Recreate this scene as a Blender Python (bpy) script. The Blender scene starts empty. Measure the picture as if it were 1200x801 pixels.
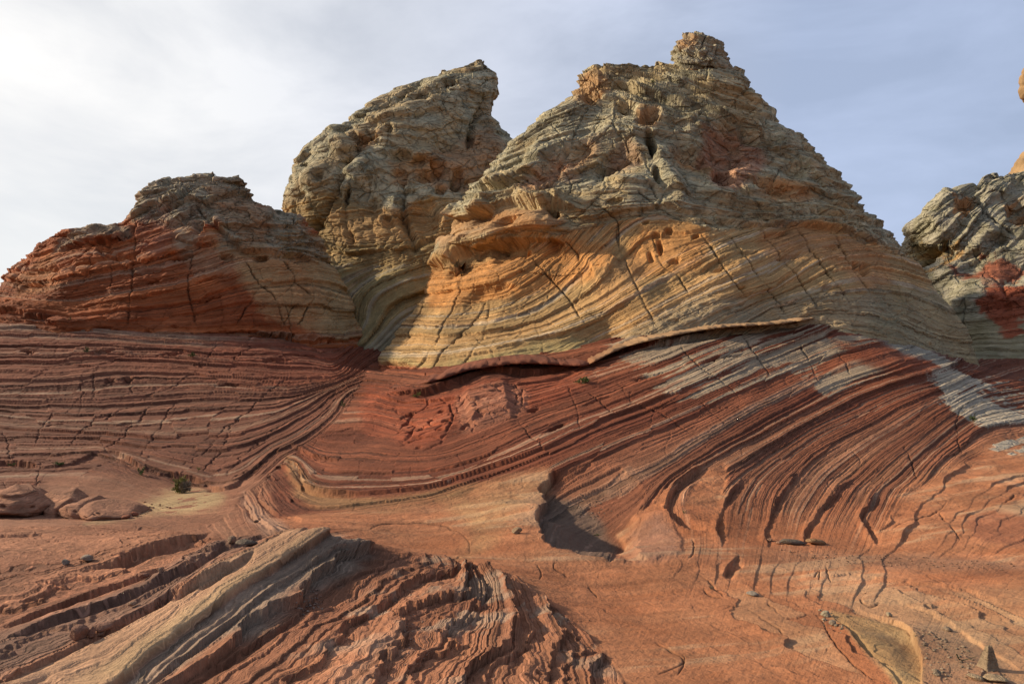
import bpy, math
import numpy as np
S = bpy.context.scene
C = S.collection
# ------------------------------------------------------------------ camera
F, HX, HY = 800.0, 600.0, 470.0          # 24 mm lens on a 36 mm frame 1200 px wide; eye-level line at row 470
cam_d = bpy.data.cameras.new('camera'); cam = bpy.data.objects.new('camera', cam_d); C.objects.link(cam)
cam.location = (0, 0, 0); cam.rotation_euler = (math.radians(90), 0, 0)
cam_d.sensor_width = 36; cam_d.lens = 24; cam_d.shift_y = (HY - 400.5) / 1200.0
cam_d.clip_start = 0.05; cam_d.clip_end = 9000
S.camera = cam
S.view_settings.view_transform = 'Standard'; S.view_settings.look = 'None'
S.view_settings.exposure = 0.22; S.view_settings.gamma = 1.0; S.view_settings.use_curve_mapping = False
# ------------------------------------------------------------------ sun and sky
SUN = np.array((-0.90, 0.22, 0.45)); SUN /= np.linalg.norm(SUN)
sun_d = bpy.data.lights.new('sun', 'SUN'); sun = bpy.data.objects.new('sun', sun_d); C.objects.link(sun)
sun_d.energy = 5.0; sun_d.angle = math.radians(2.0); sun_d.color = (1.0, 0.83, 0.60)
from mathutils import Vector
sun.rotation_euler = Vector(SUN).to_track_quat('Z', 'Y').to_euler()
sun.location = (-60, 0, 60)
W = bpy.data.worlds.new('World'); S.world = W; W.use_nodes = True
def build_sky():
    t = W.node_tree; N = t.nodes; L = t.links; N.clear()
    out = N.new('ShaderNodeOutputWorld'); bg = N.new('ShaderNodeBackground'); bg.inputs['Strength'].default_value = 0.07
    L.new(bg.outputs[0], out.inputs['Surface'])
    sky = N.new('ShaderNodeTexSky'); sky.sky_type = 'NISHITA'; sky.sun_disc = False
    sky.sun_elevation = math.asin(SUN[2]); sky.sun_rotation = math.atan2(SUN[0], SUN[1])
    tc = N.new('ShaderNodeTexCoord')
    # thin high cloud: noise on the direction, flattened towards the horizon
    mp = N.new('ShaderNodeMapping'); mp.inputs['Scale'].default_value = (1.0, 1.0, 2.6); mp.inputs['Rotation'].default_value = (0.35, 0.3, 0.4)
    L.new(tc.outputs['Generated'], mp.inputs['Vector'])
    nz = N.new('ShaderNodeTexNoise'); nz.inputs['Scale'].default_value = 2.5; nz.inputs['Detail'].default_value = 8; nz.inputs['Roughness'].default_value = 0.56
    nz.inputs['Distortion'].default_value = 0.4
    L.new(mp.outputs[0], nz.inputs['Vector'])
    rg = N.new('ShaderNodeMapRange'); rg.inputs['From Min'].default_value = 0.36; rg.inputs['From Max'].default_value = 0.66
    rg.inputs['To Min'].default_value = 0.66; rg.inputs['To Max'].default_value = 1.0
    L.new(nz.outputs['Fac'], rg.inputs['Value'])
    # the veil lies ahead and low; overhead and behind it breaks up into deeper clear sky
    vd = N.new('ShaderNodeVectorMath'); vd.operation = 'DOT_PRODUCT'; vd.inputs[1].default_value = tuple(Vector((-0.25, 0.97, 0.0)).normalized())
    vn = N.new('ShaderNodeVectorMath'); vn.operation = 'NORMALIZE'; L.new(tc.outputs['Generated'], vn.inputs[0]); L.new(vn.outputs[0], vd.inputs[0])
    vr = N.new('ShaderNodeMapRange'); vr.interpolation_type = 'SMOOTHSTEP'; vr.inputs['From Min'].default_value = 0.15; vr.inputs['From Max'].default_value = 0.72
    vr.inputs['To Min'].default_value = 0.5; vr.inputs['To Max'].default_value = 1.0; L.new(vd.outputs['Value'], vr.inputs['Value'])
    # cloud glows around the sun
    dt = N.new('ShaderNodeVectorMath'); dt.operation = 'DOT_PRODUCT'; dt.inputs[1].default_value = tuple(Vector((-0.93, 0.33, 0.12)).normalized())
    nm = N.new('ShaderNodeVectorMath'); nm.operation = 'NORMALIZE'; L.new(tc.outputs['Generated'], nm.inputs[0]); L.new(nm.outputs[0], dt.inputs[0])
    ramp = N.new('ShaderNodeValToRGB'); L.new(dt.outputs['Value'], ramp.inputs['Fac'])
    e = ramp.color_ramp.elements
    e[0].position = 0.0; e[0].color = (0.49, 0.58, 0.79, 1)
    e[1].position = 1.0; e[1].color = (1.08, 1.04, 0.98, 1)
    a = e.new(0.35); a.color = (0.63, 0.675, 0.79, 1)
    a = e.new(0.68); a.color = (0.84, 0.845, 0.86, 1)
    mul = N.new('ShaderNodeVectorMath'); mul.operation = 'SCALE'; mul.inputs['Scale'].default_value = 0.97 / 0.07
    L.new(ramp.outputs['Color'], mul.inputs[0])
    mx = N.new('ShaderNodeMix'); mx.data_type = 'RGBA'
    vm = N.new('ShaderNodeMath'); vm.operation = 'MULTIPLY'; L.new(rg.outputs['Result'], vm.inputs[0]); L.new(vr.outputs['Result'], vm.inputs[1])
    L.new(vm.outputs[0], mx.inputs['Factor']); L.new(sky.outputs[0], mx.inputs['A']); L.new(mul.outputs[0], mx.inputs['B'])
    L.new(mx.outputs['Result'], bg.inputs['Color'])
build_sky()
# ------------------------------------------------------------------ numeric helpers
def _h(ix, iy, iz, seed):
    with np.errstate(over='ignore'):
        h = (ix.astype(np.uint32) * np.uint32(374761393) + iy.astype(np.uint32) * np.uint32(668265263)
             + iz.astype(np.uint32) * np.uint32(2246822519) + np.uint32((seed * 3266489917) & 0xffffffff))
        h ^= h >> np.uint32(15); h *= np.uint32(2246822519); h ^= h >> np.uint32(13); h *= np.uint32(3266489917); h ^= h >> np.uint32(16)
    return h
def _u(h): return (h & np.uint32(0xffffff)).astype(np.float32) / np.float32(0xffffff)
_ROT = [np.linalg.qr(np.random.default_rng(900 + k).normal(size=(3, 3)))[0].astype(np.float32) for k in range(16)]
def noise3(p, sc=1.0, seed=0):
    """value noise with quintic fade, about -1..1; p (n,3)"""
    q = ((p * sc).astype(np.float32) @ _ROT[seed % 16] + np.float32(seed % 7) * .37).astype(np.float32); i = np.floor(q); f = q - i; i = i.astype(np.int64)
    w = f * f * f * (f * (f * 6 - 15) + 10)
    r = 0
    for dx in (0, 1):
        wx = w[:, 0] if dx else 1 - w[:, 0]
        for dy in (0, 1):
            wy = wx * (w[:, 1] if dy else 1 - w[:, 1])
            for dz in (0, 1):
                r = r + wy * (w[:, 2] if dz else 1 - w[:, 2]) * _u(_h(i[:, 0] + dx, i[:, 1] + dy, i[:, 2] + dz, seed))
    return r * 2 - 1
def fbm(p, sc, octv=4, rough=0.5, seed=0, ridge=False):
    a, s, r, t = 1.0, sc, 0, 0
    for k in range(octv):
        n = noise3(p + k * 17.3, s, seed + k)
        if ridge: n = 1 - 2 * np.abs(n)
        r = r + a * n; t += a; a *= rough; s *= 2.03
    return r / t
def cells2(u, v, seed=0, jit=0.85, tilt=False):
    du = 0.0
    """2-D cells: (edge distance f2-f1, cell id 0..1)"""
    iu = np.floor(u); iv = np.floor(v)
    f1 = np.full(u.shape, 9., np.float32); f2 = f1.copy(); cid = np.zeros(u.shape, np.float32)
    for a in (-1, 0, 1):
        for b in (-1, 0, 1):
            cu, cv = iu + a, iv + b
            h = _h(cu.astype(np.int64), cv.astype(np.int64), np.zeros(1, np.int64), seed)
            h2 = _h(cu.astype(np.int64), cv.astype(np.int64), np.ones(1, np.int64), seed)
            d = np.hypot(u - cu - 0.5 - jit * (_u(h) - .5), v - cv - 0.5 - jit * (_u(h2) - .5)).astype(np.float32)
            m = d < f1
            f2 = np.where(m, f1, np.minimum(f2, d)); cid = np.where(m, _u(h ^ h2), cid); f1 = np.where(m, d, f1)
            if tilt: du = np.where(m, u - cu - 0.5 - jit * (_u(h) - .5), du)
    return (f2 - f1, cid, du) if tilt else (f2 - f1, cid)
def cells3(p, seed=0, jit=0.9):
    q = p.astype(np.float32); i0 = np.floor(q)
    f1 = np.full(len(p), 9., np.float32); f2 = f1.copy(); cid = np.zeros(len(p), np.float32)
    for a in (-1, 0, 1):
        for b in (-1, 0, 1):
            for c in (-1, 0, 1):
                k = i0 + np.array((a, b, c), np.float32); ki = k.astype(np.int64)
                h = _h(ki[:, 0], ki[:, 1], ki[:, 2], seed)
                o = np.stack((_u(h), _u(h * np.uint32(2654435761) ^ (h >> np.uint32(7))), _u((h ^ np.uint32(0x9e3779b9)) * np.uint32(2246822519))), 1)
                d = np.sqrt((((q - k - 0.5 - jit * (o - .5))) ** 2).sum(1))
                m = d < f1
                f2 = np.where(m, f1, np.minimum(f2, d)); cid = np.where(m, _u(h >> np.uint32(5)), cid); f1 = np.where(m, d, f1)
    return f1, f2 - f1, cid
def sm(x, a, b):
    t = np.clip((x - a) / (b - a), 0, 1); return t * t * (3 - 2 * t)
class TPS:
    def __init__(s, P, V, lam=0.0, scale=1.0):
        s.sc = scale; s.P = np.asarray(P, float) / scale; V = np.asarray(V, float); n = len(V)
        K = s.k(s.P, s.P) + lam * np.eye(n); Q = np.c_[np.ones(n), s.P]
        A = np.zeros((n + 3, n + 3)); A[:n, :n] = K; A[:n, n:] = Q; A[n:, :n] = Q.T
        s.w = np.linalg.solve(A, np.r_[V, 0, 0, 0])
    @staticmethod
    def k(a, b):
        d2 = ((a[:, None] - b[None]) ** 2).sum(2); return 0.5 * d2 * np.log(d2 + 1e-9)
    def __call__(s, X):
        X = np.asarray(X, float) / s.sc; n = len(s.P); o = np.empty(len(X))
        for i in range(0, len(X), 20000):
            x = X[i:i + 20000]; o[i:i + 20000] = s.k(x, s.P) @ s.w[:n] + s.w[n] + x @ s.w[n + 1:]
        return o
GX0, GX1, GY0, GY1, GST = -400, 1600, -120, 1080, 4
_gx = np.arange(GX0, GX1 + 1, GST); _gy = np.arange(GY0, GY1 + 1, GST)
class Map2:
    """a smooth field over the survey bearings, from sample points; looked up bilinearly"""
    def __init__(s, pts, lam=0.02):
        P = np.array([(p[0], p[1]) for p in pts], float); V = np.array([p[2] for p in pts], float)
        g = np.stack(np.meshgrid(_gx, _gy), -1).reshape(-1, 2)
        s.g = TPS(P, V, lam, 100.0)(g).reshape(len(_gy), len(_gx))
    def __call__(s, px, py): return bil(s.g, (px - GX0) / GST, (py - GY0) / GST)
def bil(g, a, b):
    a = np.clip(a, 0, g.shape[1] - 1.001); b = np.clip(b, 0, g.shape[0] - 1.001)
    i = a.astype(np.int64); j = b.astype(np.int64); fa = a - i; fb = b - j
    return (g[j, i] * (1 - fa) + g[j, i + 1] * fa) * (1 - fb) + (g[j + 1, i] * (1 - fa) + g[j + 1, i + 1] * fa) * fb
def lines_map(lines, lam=0.02, step=28.0):
    """beds drawn as polylines, each with its bed number -> smooth field"""
    pts = []
    for val, poly in lines:
        for x, y in resample(poly, step): pts.append((x, y, val))
    return Map2(pts, lam)
def resample(poly, step):
    P = np.asarray(poly, float); d = np.r_[0, np.cumsum(np.hypot(*np.diff(P, axis=0).T))]
    n = max(2, int(round(d[-1] / step)) + 1); t = np.linspace(0, d[-1], n)
    return np.stack((np.interp(t, d, P[:, 0]), np.interp(t, d, P[:, 1])), 1)
def smooth_poly(poly, step=4.0):
    """Catmull-Rom through the points"""
    P = np.asarray(poly, float)
    if len(P) < 3: return resample(P, step)
    Q = np.vstack((2 * P[0] - P[1], P, 2 * P[-1] - P[-2])); out = []
    for i in range(1, len(Q) - 2):
        a, b, c, d = Q[i - 1], Q[i], Q[i + 1], Q[i + 2]; n = max(2, int(np.hypot(*(c - b)) / step))
        t = np.linspace(0, 1, n, endpoint=False)[:, None]
        out.append(0.5 * (2 * b + (c - a) * t + (2 * a - 5 * b + 4 * c - d) * t ** 2 + (3 * b - a - 3 * c + d) * t ** 3))
    out.append(P[-1:]); return np.vstack(out)
def seg_dist(x, y, poly, reach):
    """unsigned + signed distance (left of travel positive) and arc position for points within reach; returns (idx, d, sd, t01)"""
    P = np.asarray(poly, float)
    lo = P.min(0) - reach; hi = P.max(0) + reach
    idx = np.nonzero((x > lo[0]) & (x < hi[0]) & (y > lo[1]) & (y < hi[1]))[0]
    X = x[idx]; Y = y[idx]
    best = np.full(len(idx), 1e9); sd = np.zeros(len(idx)); tt = np.zeros(len(idx))
    L = np.r_[0, np.cumsum(np.hypot(*np.diff(P, axis=0).T))]
    for k in range(len(P) - 1):
        a, b = P[k], P[k + 1]; d = b - a; l2 = d @ d + 1e-9
        near = np.nonzero((X > min(a[0], b[0]) - reach) & (X < max(a[0], b[0]) + reach) & (Y > min(a[1], b[1]) - reach) & (Y < max(a[1], b[1]) + reach))[0]
        if not len(near): continue
        xx = X[near] - a[0]; yy = Y[near] - a[1]
        t = np.clip((xx * d[0] + yy * d[1]) / l2, 0, 1)
        ex = xx - t * d[0]; ey = yy - t * d[1]; q = np.hypot(ex, ey)
        m = q < best[near]
        nn = near[m]; best[nn] = q[m]; sd[nn] = np.where(d[0] * yy[m] - d[1] * xx[m] < 0, q[m], -q[m])
        tt[nn] = (L[k] + t[m] * math.sqrt(l2)) / L[-1]
    k = best < reach
    return idx[k], best[k], sd[k], tt[k]
def poly_sd(x, y, poly):
    """signed distance to closed polygon, positive inside, clipped to 60"""
    P = np.asarray(poly, float); n = len(P)
    out = np.full(len(x), -60.0)
    lo = P.min(0) - 60; hi = P.max(0) + 60
    idx = np.nonzero((x > lo[0]) & (x < hi[0]) & (y > lo[1]) & (y < hi[1]))[0]
    X = x[idx]; Y = y[idx]; best = np.full(len(idx), 1e9); ins = np.zeros(len(idx), bool)
    for k in range(n):
        a, b = P[k], P[(k + 1) % n]; d = b - a; l2 = d @ d + 1e-9
        t = np.clip(((X - a[0]) * d[0] + (Y - a[1]) * d[1]) / l2, 0, 1)
        best = np.minimum(best, np.hypot(X - a[0] - t * d[0], Y - a[1] - t * d[1]))
        c = (a[1] > Y) != (b[1] > Y)
        ins ^= c & (X < (b[0] - a[0]) * (Y - a[1]) / (b[1] - a[1] + 1e-12) + a[0])
    out[idx] = np.clip(np.where(ins, best, -best), -60, 60)
    return out
def grid_normals(P, wrap=False):
    if wrap:
        du = np.roll(P, -1, 1) - np.roll(P, 1, 1)
    else:
        du = np.gradient(P, axis=1)
    dv = np.gradient(P, axis=0)
    n = np.cross(du, dv); return n / (np.linalg.norm(n, axis=2, keepdims=True) + 1e-12)
def grid_mesh(name, P, wrap, mat, col=None, attrs=None, flip=False, parent=None):
    nv, nu = P.shape[:2]
    j, i = np.meshgrid(np.arange(nv - 1), np.arange(nu if wrap else nu - 1), indexing='ij')
    a = j * nu + i; b = j * nu + (i + 1) % nu; c = (j + 1) * nu + (i + 1) % nu; d = (j + 1) * nu + i
    q = np.stack((a, b, c, d), -1).reshape(-1, 4)
    if flip: q = q[:, ::-1]
    return raw_mesh(name, P.reshape(-1, 3), q, mat, col, attrs, parent)
def raw_mesh(name, V, q, mat, col=None, attrs=None, parent=None, smooth=True):
    me = bpy.data.meshes.new(name); V = np.ascontiguousarray(V, np.float32); q = np.ascontiguousarray(q, np.int32)
    me.vertices.add(len(V)); me.vertices.foreach_set('co', V.ravel())
    me.loops.add(q.size); me.loops.foreach_set('vertex_index', q.ravel())
    me.polygons.add(len(q)); me.polygons.foreach_set('loop_start', np.arange(0, q.size, q.shape[1], dtype=np.int32))
    me.polygons.foreach_set('use_smooth', np.full(len(q), smooth))
    me.update(calc_edges=True)
    if col is not None:
        at = me.color_attributes.new('Col', 'FLOAT_COLOR', 'POINT'); c = np.ones((len(V), 4), np.float32); c[:, :3] = col.reshape(-1, 3)
        at.data.foreach_set('color', c.ravel())
    for k, v in (attrs or {}).items():
        at = me.attributes.new(k, 'FLOAT', 'POINT'); at.data.foreach_set('value', np.ascontiguousarray(v, np.float32).ravel())
    me.materials.append(mat)
    o = bpy.data.objects.new(name, me); C.objects.link(o)
    if parent is not None: o.parent = parent
    return o
def survey(P):
    y = np.maximum(P[..., 1], 0.3)
    return HX + F * P[..., 0] / y, HY - F * P[..., 2] / y
def at(px, py, Y): return np.array(((px - HX) / F * Y, Y, (HY - py) / F * Y))
# ------------------------------------------------------------------ rock material
def rock_material(name, rough=0.92, fine=14.0, bump=0.35):
    """sandstone: colour of the beds comes with the mesh; fine laminae, a net of hairline cracks and grain are added here"""
    m = bpy.data.materials.new(name); m.use_nodes = True; t = m.node_tree; N = t.nodes; L = t.links
    b = N['Principled BSDF']; b.inputs['Roughness'].default_value = rough
    b.inputs['Specular IOR Level'].default_value = 0.2
    def attr(n):
        x = N.new('ShaderNodeAttribute'); x.attribute_name = n; return x.outputs['Fac']
    def M(op, a, c=None, d=None):
        x = N.new('ShaderNodeMath'); x.operation = op
        for i, v in enumerate((a, c, d)):
            if v is None: continue
            if isinstance(v, (int, float)): x.inputs[i].default_value = v
            else: L.new(v, x.inputs[i])
        return x.outputs[0]
    def MR(v, a, c, d, e, smooth=False):
        x = N.new('ShaderNodeMapRange'); x.interpolation_type = 'SMOOTHSTEP' if smooth else 'LINEAR'
        for i, q in zip(('From Min', 'From Max', 'To Min', 'To Max'), (a, c, d, e)): x.inputs[i].default_value = q
        L.new(v, x.inputs['Value']); return x.outputs[0]
    ca = N.new('ShaderNodeVertexColor'); ca.layer_name = 'Col'
    tc = N.new('ShaderNodeTexCoord')
    def noise(sc, det, rough=.6, vec=None):
        n = N.new('ShaderNodeTexNoise'); n.inputs['Scale'].default_value = sc; n.inputs['Detail'].default_value = det; n.inputs['Roughness'].default_value = rough
        L.new(vec or tc.outputs['Object'], n.inputs['Vector']); return n.outputs['Fac']
    n1 = noise(fine, 4, .65); n2 = noise(1.7, 3); n3 = noise(55.0, 2); n4 = noise(3.0, 2); n5 = noise(.55, 1)
    unit = attr('unit'); bed = attr('bed'); bk = attr('bedk'); sk = attr('skin')
    # laminae: noise along the bed coordinate, broken up along the bed
    bw = M('ADD', bed, M('MULTIPLY', M('SUBTRACT', n4, .5), 2.2))
    def lam(k, det):
        n = N.new('ShaderNodeTexNoise'); n.noise_dimensions = '1D'; n.inputs['Scale'].default_value = 1; n.inputs['Detail'].default_value = det; n.inputs['Roughness'].default_value = .6
        L.new(M('MULTIPLY', bw, k), n.inputs['W']); return n.outputs['Fac']
    la = lam(.21, 3); lb = lam(.62, 1)
    part = M('MULTIPLY', MR(la, .37, .43, 1, 0, True), MR(n2, .36, .58, .1, 1, True))       # dark iron-stained partings
    lite = M('MULTIPLY', MR(lb, .58, .66, 0, 1, True), MR(n4, .40, .62, 0, 1, True))          # pale laminae
    cl = M('MULTIPLY', M('SUBTRACT', 1, M('MULTIPLY', M('MULTIPLY', part, bk), .42)), M('ADD', 1, M('MULTIPLY', M('MULTIPLY', lite, bk), .38)))
    cl = M('MULTIPLY', cl, M('ADD', 1, M('MULTIPLY', M('MULTIPLY', M('SUBTRACT', lb, .5), bk), .7)))
    # hairline cracks of the weathered skin
    def cracks(sc, wd):
        wv = N.new('ShaderNodeVectorMath'); wv.operation = 'MULTIPLY_ADD'; wv.inputs[1].default_value = (.35, .35, .35)
        nn = N.new('ShaderNodeTexNoise'); nn.inputs['Scale'].default_value = sc * .9; nn.inputs['Detail'].default_value = 2; L.new(tc.outputs['Object'], nn.inputs['Vector'])
        L.new(nn.outputs['Color'], wv.inputs[0])
        sc_ = N.new('ShaderNodeVectorMath'); sc_.operation = 'MULTIPLY'; sc_.inputs[1].default_value = (sc, sc, sc * 1.7); L.new(tc.outputs['Object'], sc_.inputs[0])
        sw = N.new('ShaderNodeVectorMath'); sw.operation = 'SCALE'; sw.inputs['Scale'].default_value = 1.6; L.new(wv.outputs[0], sw.inputs[0])
        L.new(sc_.outputs[0], wv.inputs[2]); v = N.new('ShaderNodeTexVoronoi'); v.feature = 'DISTANCE_TO_EDGE'; v.inputs['Scale'].default_value = 1
        L.new(wv.outputs[0], v.inputs['Vector']); return MR(v.outputs['Distance'], 0, wd, 0, 1, True)
    c1 = cracks(.75, .07); c2 = cracks(2.4, .09)
    net = M('MULTIPLY', M('SUBTRACT', 1, M('MULTIPLY', M('SUBTRACT', 1, c1), MR(n2, .38, .55, .1, 1))), M('SUBTRACT', 1, M('MULTIPLY', M('SUBTRACT', 1, c2), MR(n4, .46, .62, 0, .8))))
    lich = M('MULTIPLY', MR(n1, .52, .66, 0, 1, True), sk)                                       # dark lichen specks
    gr = M('MULTIPLY', M('MULTIPLY', MR(n1, .3, .7, .84, 1.14), MR(n2, .3, .7, .88, 1.12)), MR(n3, .3, .7, .92, 1.08))
    gr = M('MULTIPLY', gr, MR(n5, .35, .65, .88, 1.12)); gr = M('MULTIPLY', gr, cl); gr = M('MULTIPLY', gr, M('SUBTRACT', 1, M('MULTIPLY', lich, .38)))
    gr = M('MULTIPLY', gr, M('SUBTRACT', 1, M('MULTIPLY', M('MULTIPLY', M('SUBTRACT', 1, net), sk), .35)))
    vs = N.new('ShaderNodeVectorMath'); vs.operation = 'SCALE'; L.new(ca.outputs['Color'], vs.inputs[0]); L.new(gr, vs.inputs['Scale'])
    L.new(vs.outputs[0], b.inputs['Base Color'])
    h = M('ADD', M('MULTIPLY', n1, .030), M('MULTIPLY', n3, .006))
    h = M('ADD', h, M('MULTIPLY', M('MULTIPLY', M('ADD', M('MULTIPLY', la, 2.6), M('SUBTRACT', lb, part)), bk), M('MULTIPLY', unit, 1.5)))
    h = M('ADD', h, M('MULTIPLY', M('MULTIPLY', net, sk), M('MULTIPLY', unit, 3.0)))
    bp = N.new('ShaderNodeBump'); bp.inputs['Strength'].default_value = .8; bp.inputs['Distance'].default_value = 1.0
    L.new(h, bp.inputs['Height']); L.new(bp.outputs[0], b.inputs['Normal'])
    return m
M_ROCK = rock_material('sandstone')
T = [ # survey points of the ground: bearing column, row, forward distance (m)
 # near floor
 (-200,800,4.4),(0,800,4.7),(120,792,5.2),(300,800,4.9),(450,800,4.8),(600,800,5.0),(700,800,5.1),(850,800,5.15),(1000,800,5.2),(1200,800,5.2),(1400,800,5.2),
 (600,760,5.8),(850,750,6.4),(1000,750,6.3),(1150,740,6.8),(1300,740,6.8),
 # plank ridge
 (384,620,8.3),(340,640,7.8),(300,665,7.2),(200,730,6.05),(60,800,4.95),
 (392,612,11.0),(360,612,10.8),(420,650,8.3),(450,645,8.65),(360,690,7.1),(250,750,5.8),
 (560,668,8.4),(500,700,7.1),(420,740,6.0),(600,690,7.7),(680,740,6.5),(640,720,6.9),
 (200,660,8.5),(270,628,9.9),(0,740,6.2),(0,690,7.4),(100,640,9.5),(100,700,7.1),(0,620,11.2),(-200,640,10),
 # sand flat and pool left
 (300,640,9.3),(200,620,12.2),(150,600,15),(80,612,13),(0,595,14.5),(213,575,18.5),(280,570,17.5),(300,600,13.5),(120,560,18.5),(0,550,19),(-200,560,18),
 # terraces left
 (230,545,21),(100,530,22),(0,520,23),(180,500,25.5),(0,480,27),(300,500,25),(100,450,30),(220,450,30.5),(330,460,29.5),(100,400,34),(0,385,35),(250,405,35),(360,420,35),(-250,420,34),(-250,520,24),
 (420,432,37),(420,400,47),(300,380,44),(0,370,46),(330,500,24.5),(390,470,28.5),
 # centre floor
 (500,620,11.6),(450,590,14.2),(380,580,15.5),(330,570,16.8),(560,600,12.8),(480,640,10.3),(560,650,9.8),(620,600,12.4),
 (400,540,19.5),(430,470,27.6),(430,440,31.5),(500,545,18),(560,560,16.2),
 # skirt of the main butte
 (440,500,24),(520,500,21.5),(460,456,27),(580,440,26.5),(700,430,26.5),(700,480,21.8),(640,530,17.2),(800,400,27),(800,460,22.5),(800,520,18.2),(900,440,24.5),(950,379,28.5),(950,420,26.2),
 # hollow
 (632,590,12.6),(636,630,10.6),(735,660,9.7),(700,690,8.6),(660,600,13.9),(700,635,12.6),(740,640,12.1),(760,600,13.7),(690,570,15.3),
 # right of hollow
 (790,640,10.9),(770,600,13.2),(860,620,12.6),(850,570,15.3),(920,625,12.6),(920,560,16.4),(900,500,20.2),(1000,620,12.7),(1000,560,17),(1000,490,21.5),(1080,560,16.5),
 (1100,500,21.2),(1060,430,25.5),(1140,470,23.8),(1110,420,28),(1200,480,24.2),(1200,520,20),(1200,570,15.6),(1200,620,12.1),(1100,600,13.6),(1350,500,22),(1350,600,13),
 (1000,655,10.6),(900,655,10.5),(1100,660,10.2),(1200,665,9.8),(1000,700,8.35),(1150,710,7.9),(900,700,8.3),(800,690,8.6),(1200,440,32),(1300,430,33),
 (1085,410,31),(1000,388,33),
]
def ph(px): return math.atan((px - HX) / F)
_tp = []; _tv = []
for px, py, Y in T:
    p = at(px, py, Y); _tp.append((math.atan2(p[0], p[1]), math.log(math.hypot(p[0], p[1])))); _tv.append(p[2])
for a in np.linspace(-0.9, 0.9, 10):
    for r, z in ((3.2, -1.95), (70, 3.0), (110, 3.0)):
        _tp.append((a, math.log(r))); _tv.append(z)
_tps = TPS(_tp, _tv, 0.0004, 1.0)
_A0, _A1, _R0, _R1 = -1.0, 1.0, math.log(2.6), math.log(130)
_ga = np.linspace(_A0, _A1, 401); _gr = np.linspace(_R0, _R1, 401)
_hg = _tps(np.stack(np.meshgrid(_ga, _gr), -1).reshape(-1, 2)).reshape(401, 401)
def ground_z(x, y):
    a = np.arctan2(x, y); r = np.hypot(x, y); lr = np.log(np.maximum(r, 1e-3))
    z = bil(_hg, (np.clip(a, _A0, _A1) - _A0) / (_A1 - _A0) * 400, (lr - _R0) / (_R1 - _R0) * 400)
    k = sm(np.abs(a), 0.85, 1.15)
    z = z * (1 - k) + k * (-2.0 + 2.2 * sm(r, 12, 45))
    k = sm(r, 3.4, 2.2); z = z * (1 - k) - 1.95 * k
    return np.where(r > 100, 3.0 + 0 * r, z)
def terrain_grid(q=1.0):
    rs = [0.4]
    while rs[-1] < 46:
        r = rs[-1]; rs.append(r + (0.12 if r < 3.6 else min(r * r / 1760 * 0.95, 0.055) / q))
    while rs[-1] < 4000: rs.append(rs[-1] * 1.12)
    rs = np.array(rs)
    h = math.atan(640 / F)
    ax = np.arctan(np.linspace(-math.tan(h), math.tan(h), int(1480 * q)))
    out = np.linspace(h, 2 * math.pi - h, 92)[1:-1]
    az = np.r_[ax, out]
    A, R = np.meshgrid(az, rs)
    x = R * np.sin(A); y = R * np.cos(A)
    return x, y, ground_z(x, y), len(ax)
# ------------------------------------------------------------------ buttes
def butte_grid(rows, nu, nv, top_pow=1.0, sq=1.0, zbot=None):
    """rows: (survey row, left column, right column, half depth, axis distance), top to bottom -> closed rings bottom to top"""
    R = np.array(rows, float)[::-1]
    Y = R[:, 4]
    z = (HY - R[:, 0]) / F * Y; xl = (R[:, 1] - HX) / F * Y; xr = (R[:, 2] - HX) / F * Y; D = R[:, 3]
    s = np.r_[0, np.cumsum(np.hypot(np.diff(z), 0.5 * (np.abs(np.diff(xl)) + np.abs(np.diff(xr))) * .5 + np.abs(np.diff(D))))]
    t = np.linspace(0, s[-1], nv)
    I = lambda v: np.interp(t, s, v)
    def smo(v):
        k = np.ones(9) / 9; e = np.r_[np.full(4, v[0]), v, np.full(4, v[-1])]; return np.convolve(e, k, 'valid')
    z, xl, xr, D, Y = I(z), I(xl), I(xr), smo(I(D)), I(Y)
    nf = int(nu * 0.82)
    th = np.r_[np.linspace(0, math.pi, nf, endpoint=False), np.linspace(math.pi, 2 * math.pi, nu - nf, endpoint=False)]
    c = np.cos(th)[None]; sn = np.sin(th)[None]
    x = ((xl + xr) / 2)[:, None] - ((xr - xl) / 2)[:, None] * c      # th=0 left edge, pi/2 front, pi right edge
    y = Y[:, None] - D[:, None] * np.sign(sn) * np.abs(sn) ** sq
    zz = z[:, None] * np.where(y < Y[:, None], y / Y[:, None], 1.0)     # beds dip gently outwards on the front
    return np.stack((x, y, zz), -1)
MAIN = [ # row, left, right, half depth, axis
 (76,776,800,.02,42),(78,740,850,.4,42),(81,712,862,.7,42), (84,690,868,1.0,42),(88,684,872,1.4,42),(95,680,874,2.0,42),(106,674,880,2.9,42),(115,666,884,3.4,42),(130,638,893,4.3,42),(145,624,910,5.0,42),(165,604,935,5.9,42),(185,584,950,6.6,42),
 (215,556,976,7.8,42),(245,534,997,8.8,42),(262,530,1012,9.3,42),(275,528,1025,9.7,42),(292,526,1030,10.1,42),(303,512,1036,10.7,42),(310,506,1044,11.0,42),(322,504,1054,11.3,42),(345,500,1066,12,42),
 (365,488,1076,12.6,42),(385,475,1086,13.3,42),(405,461,1090,14.1,42),(425,447,1094,15,42),(445,436,1096,15.8,42),(470,425,1098,16.5,42),(520,405,1100,17.5,42)]
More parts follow.
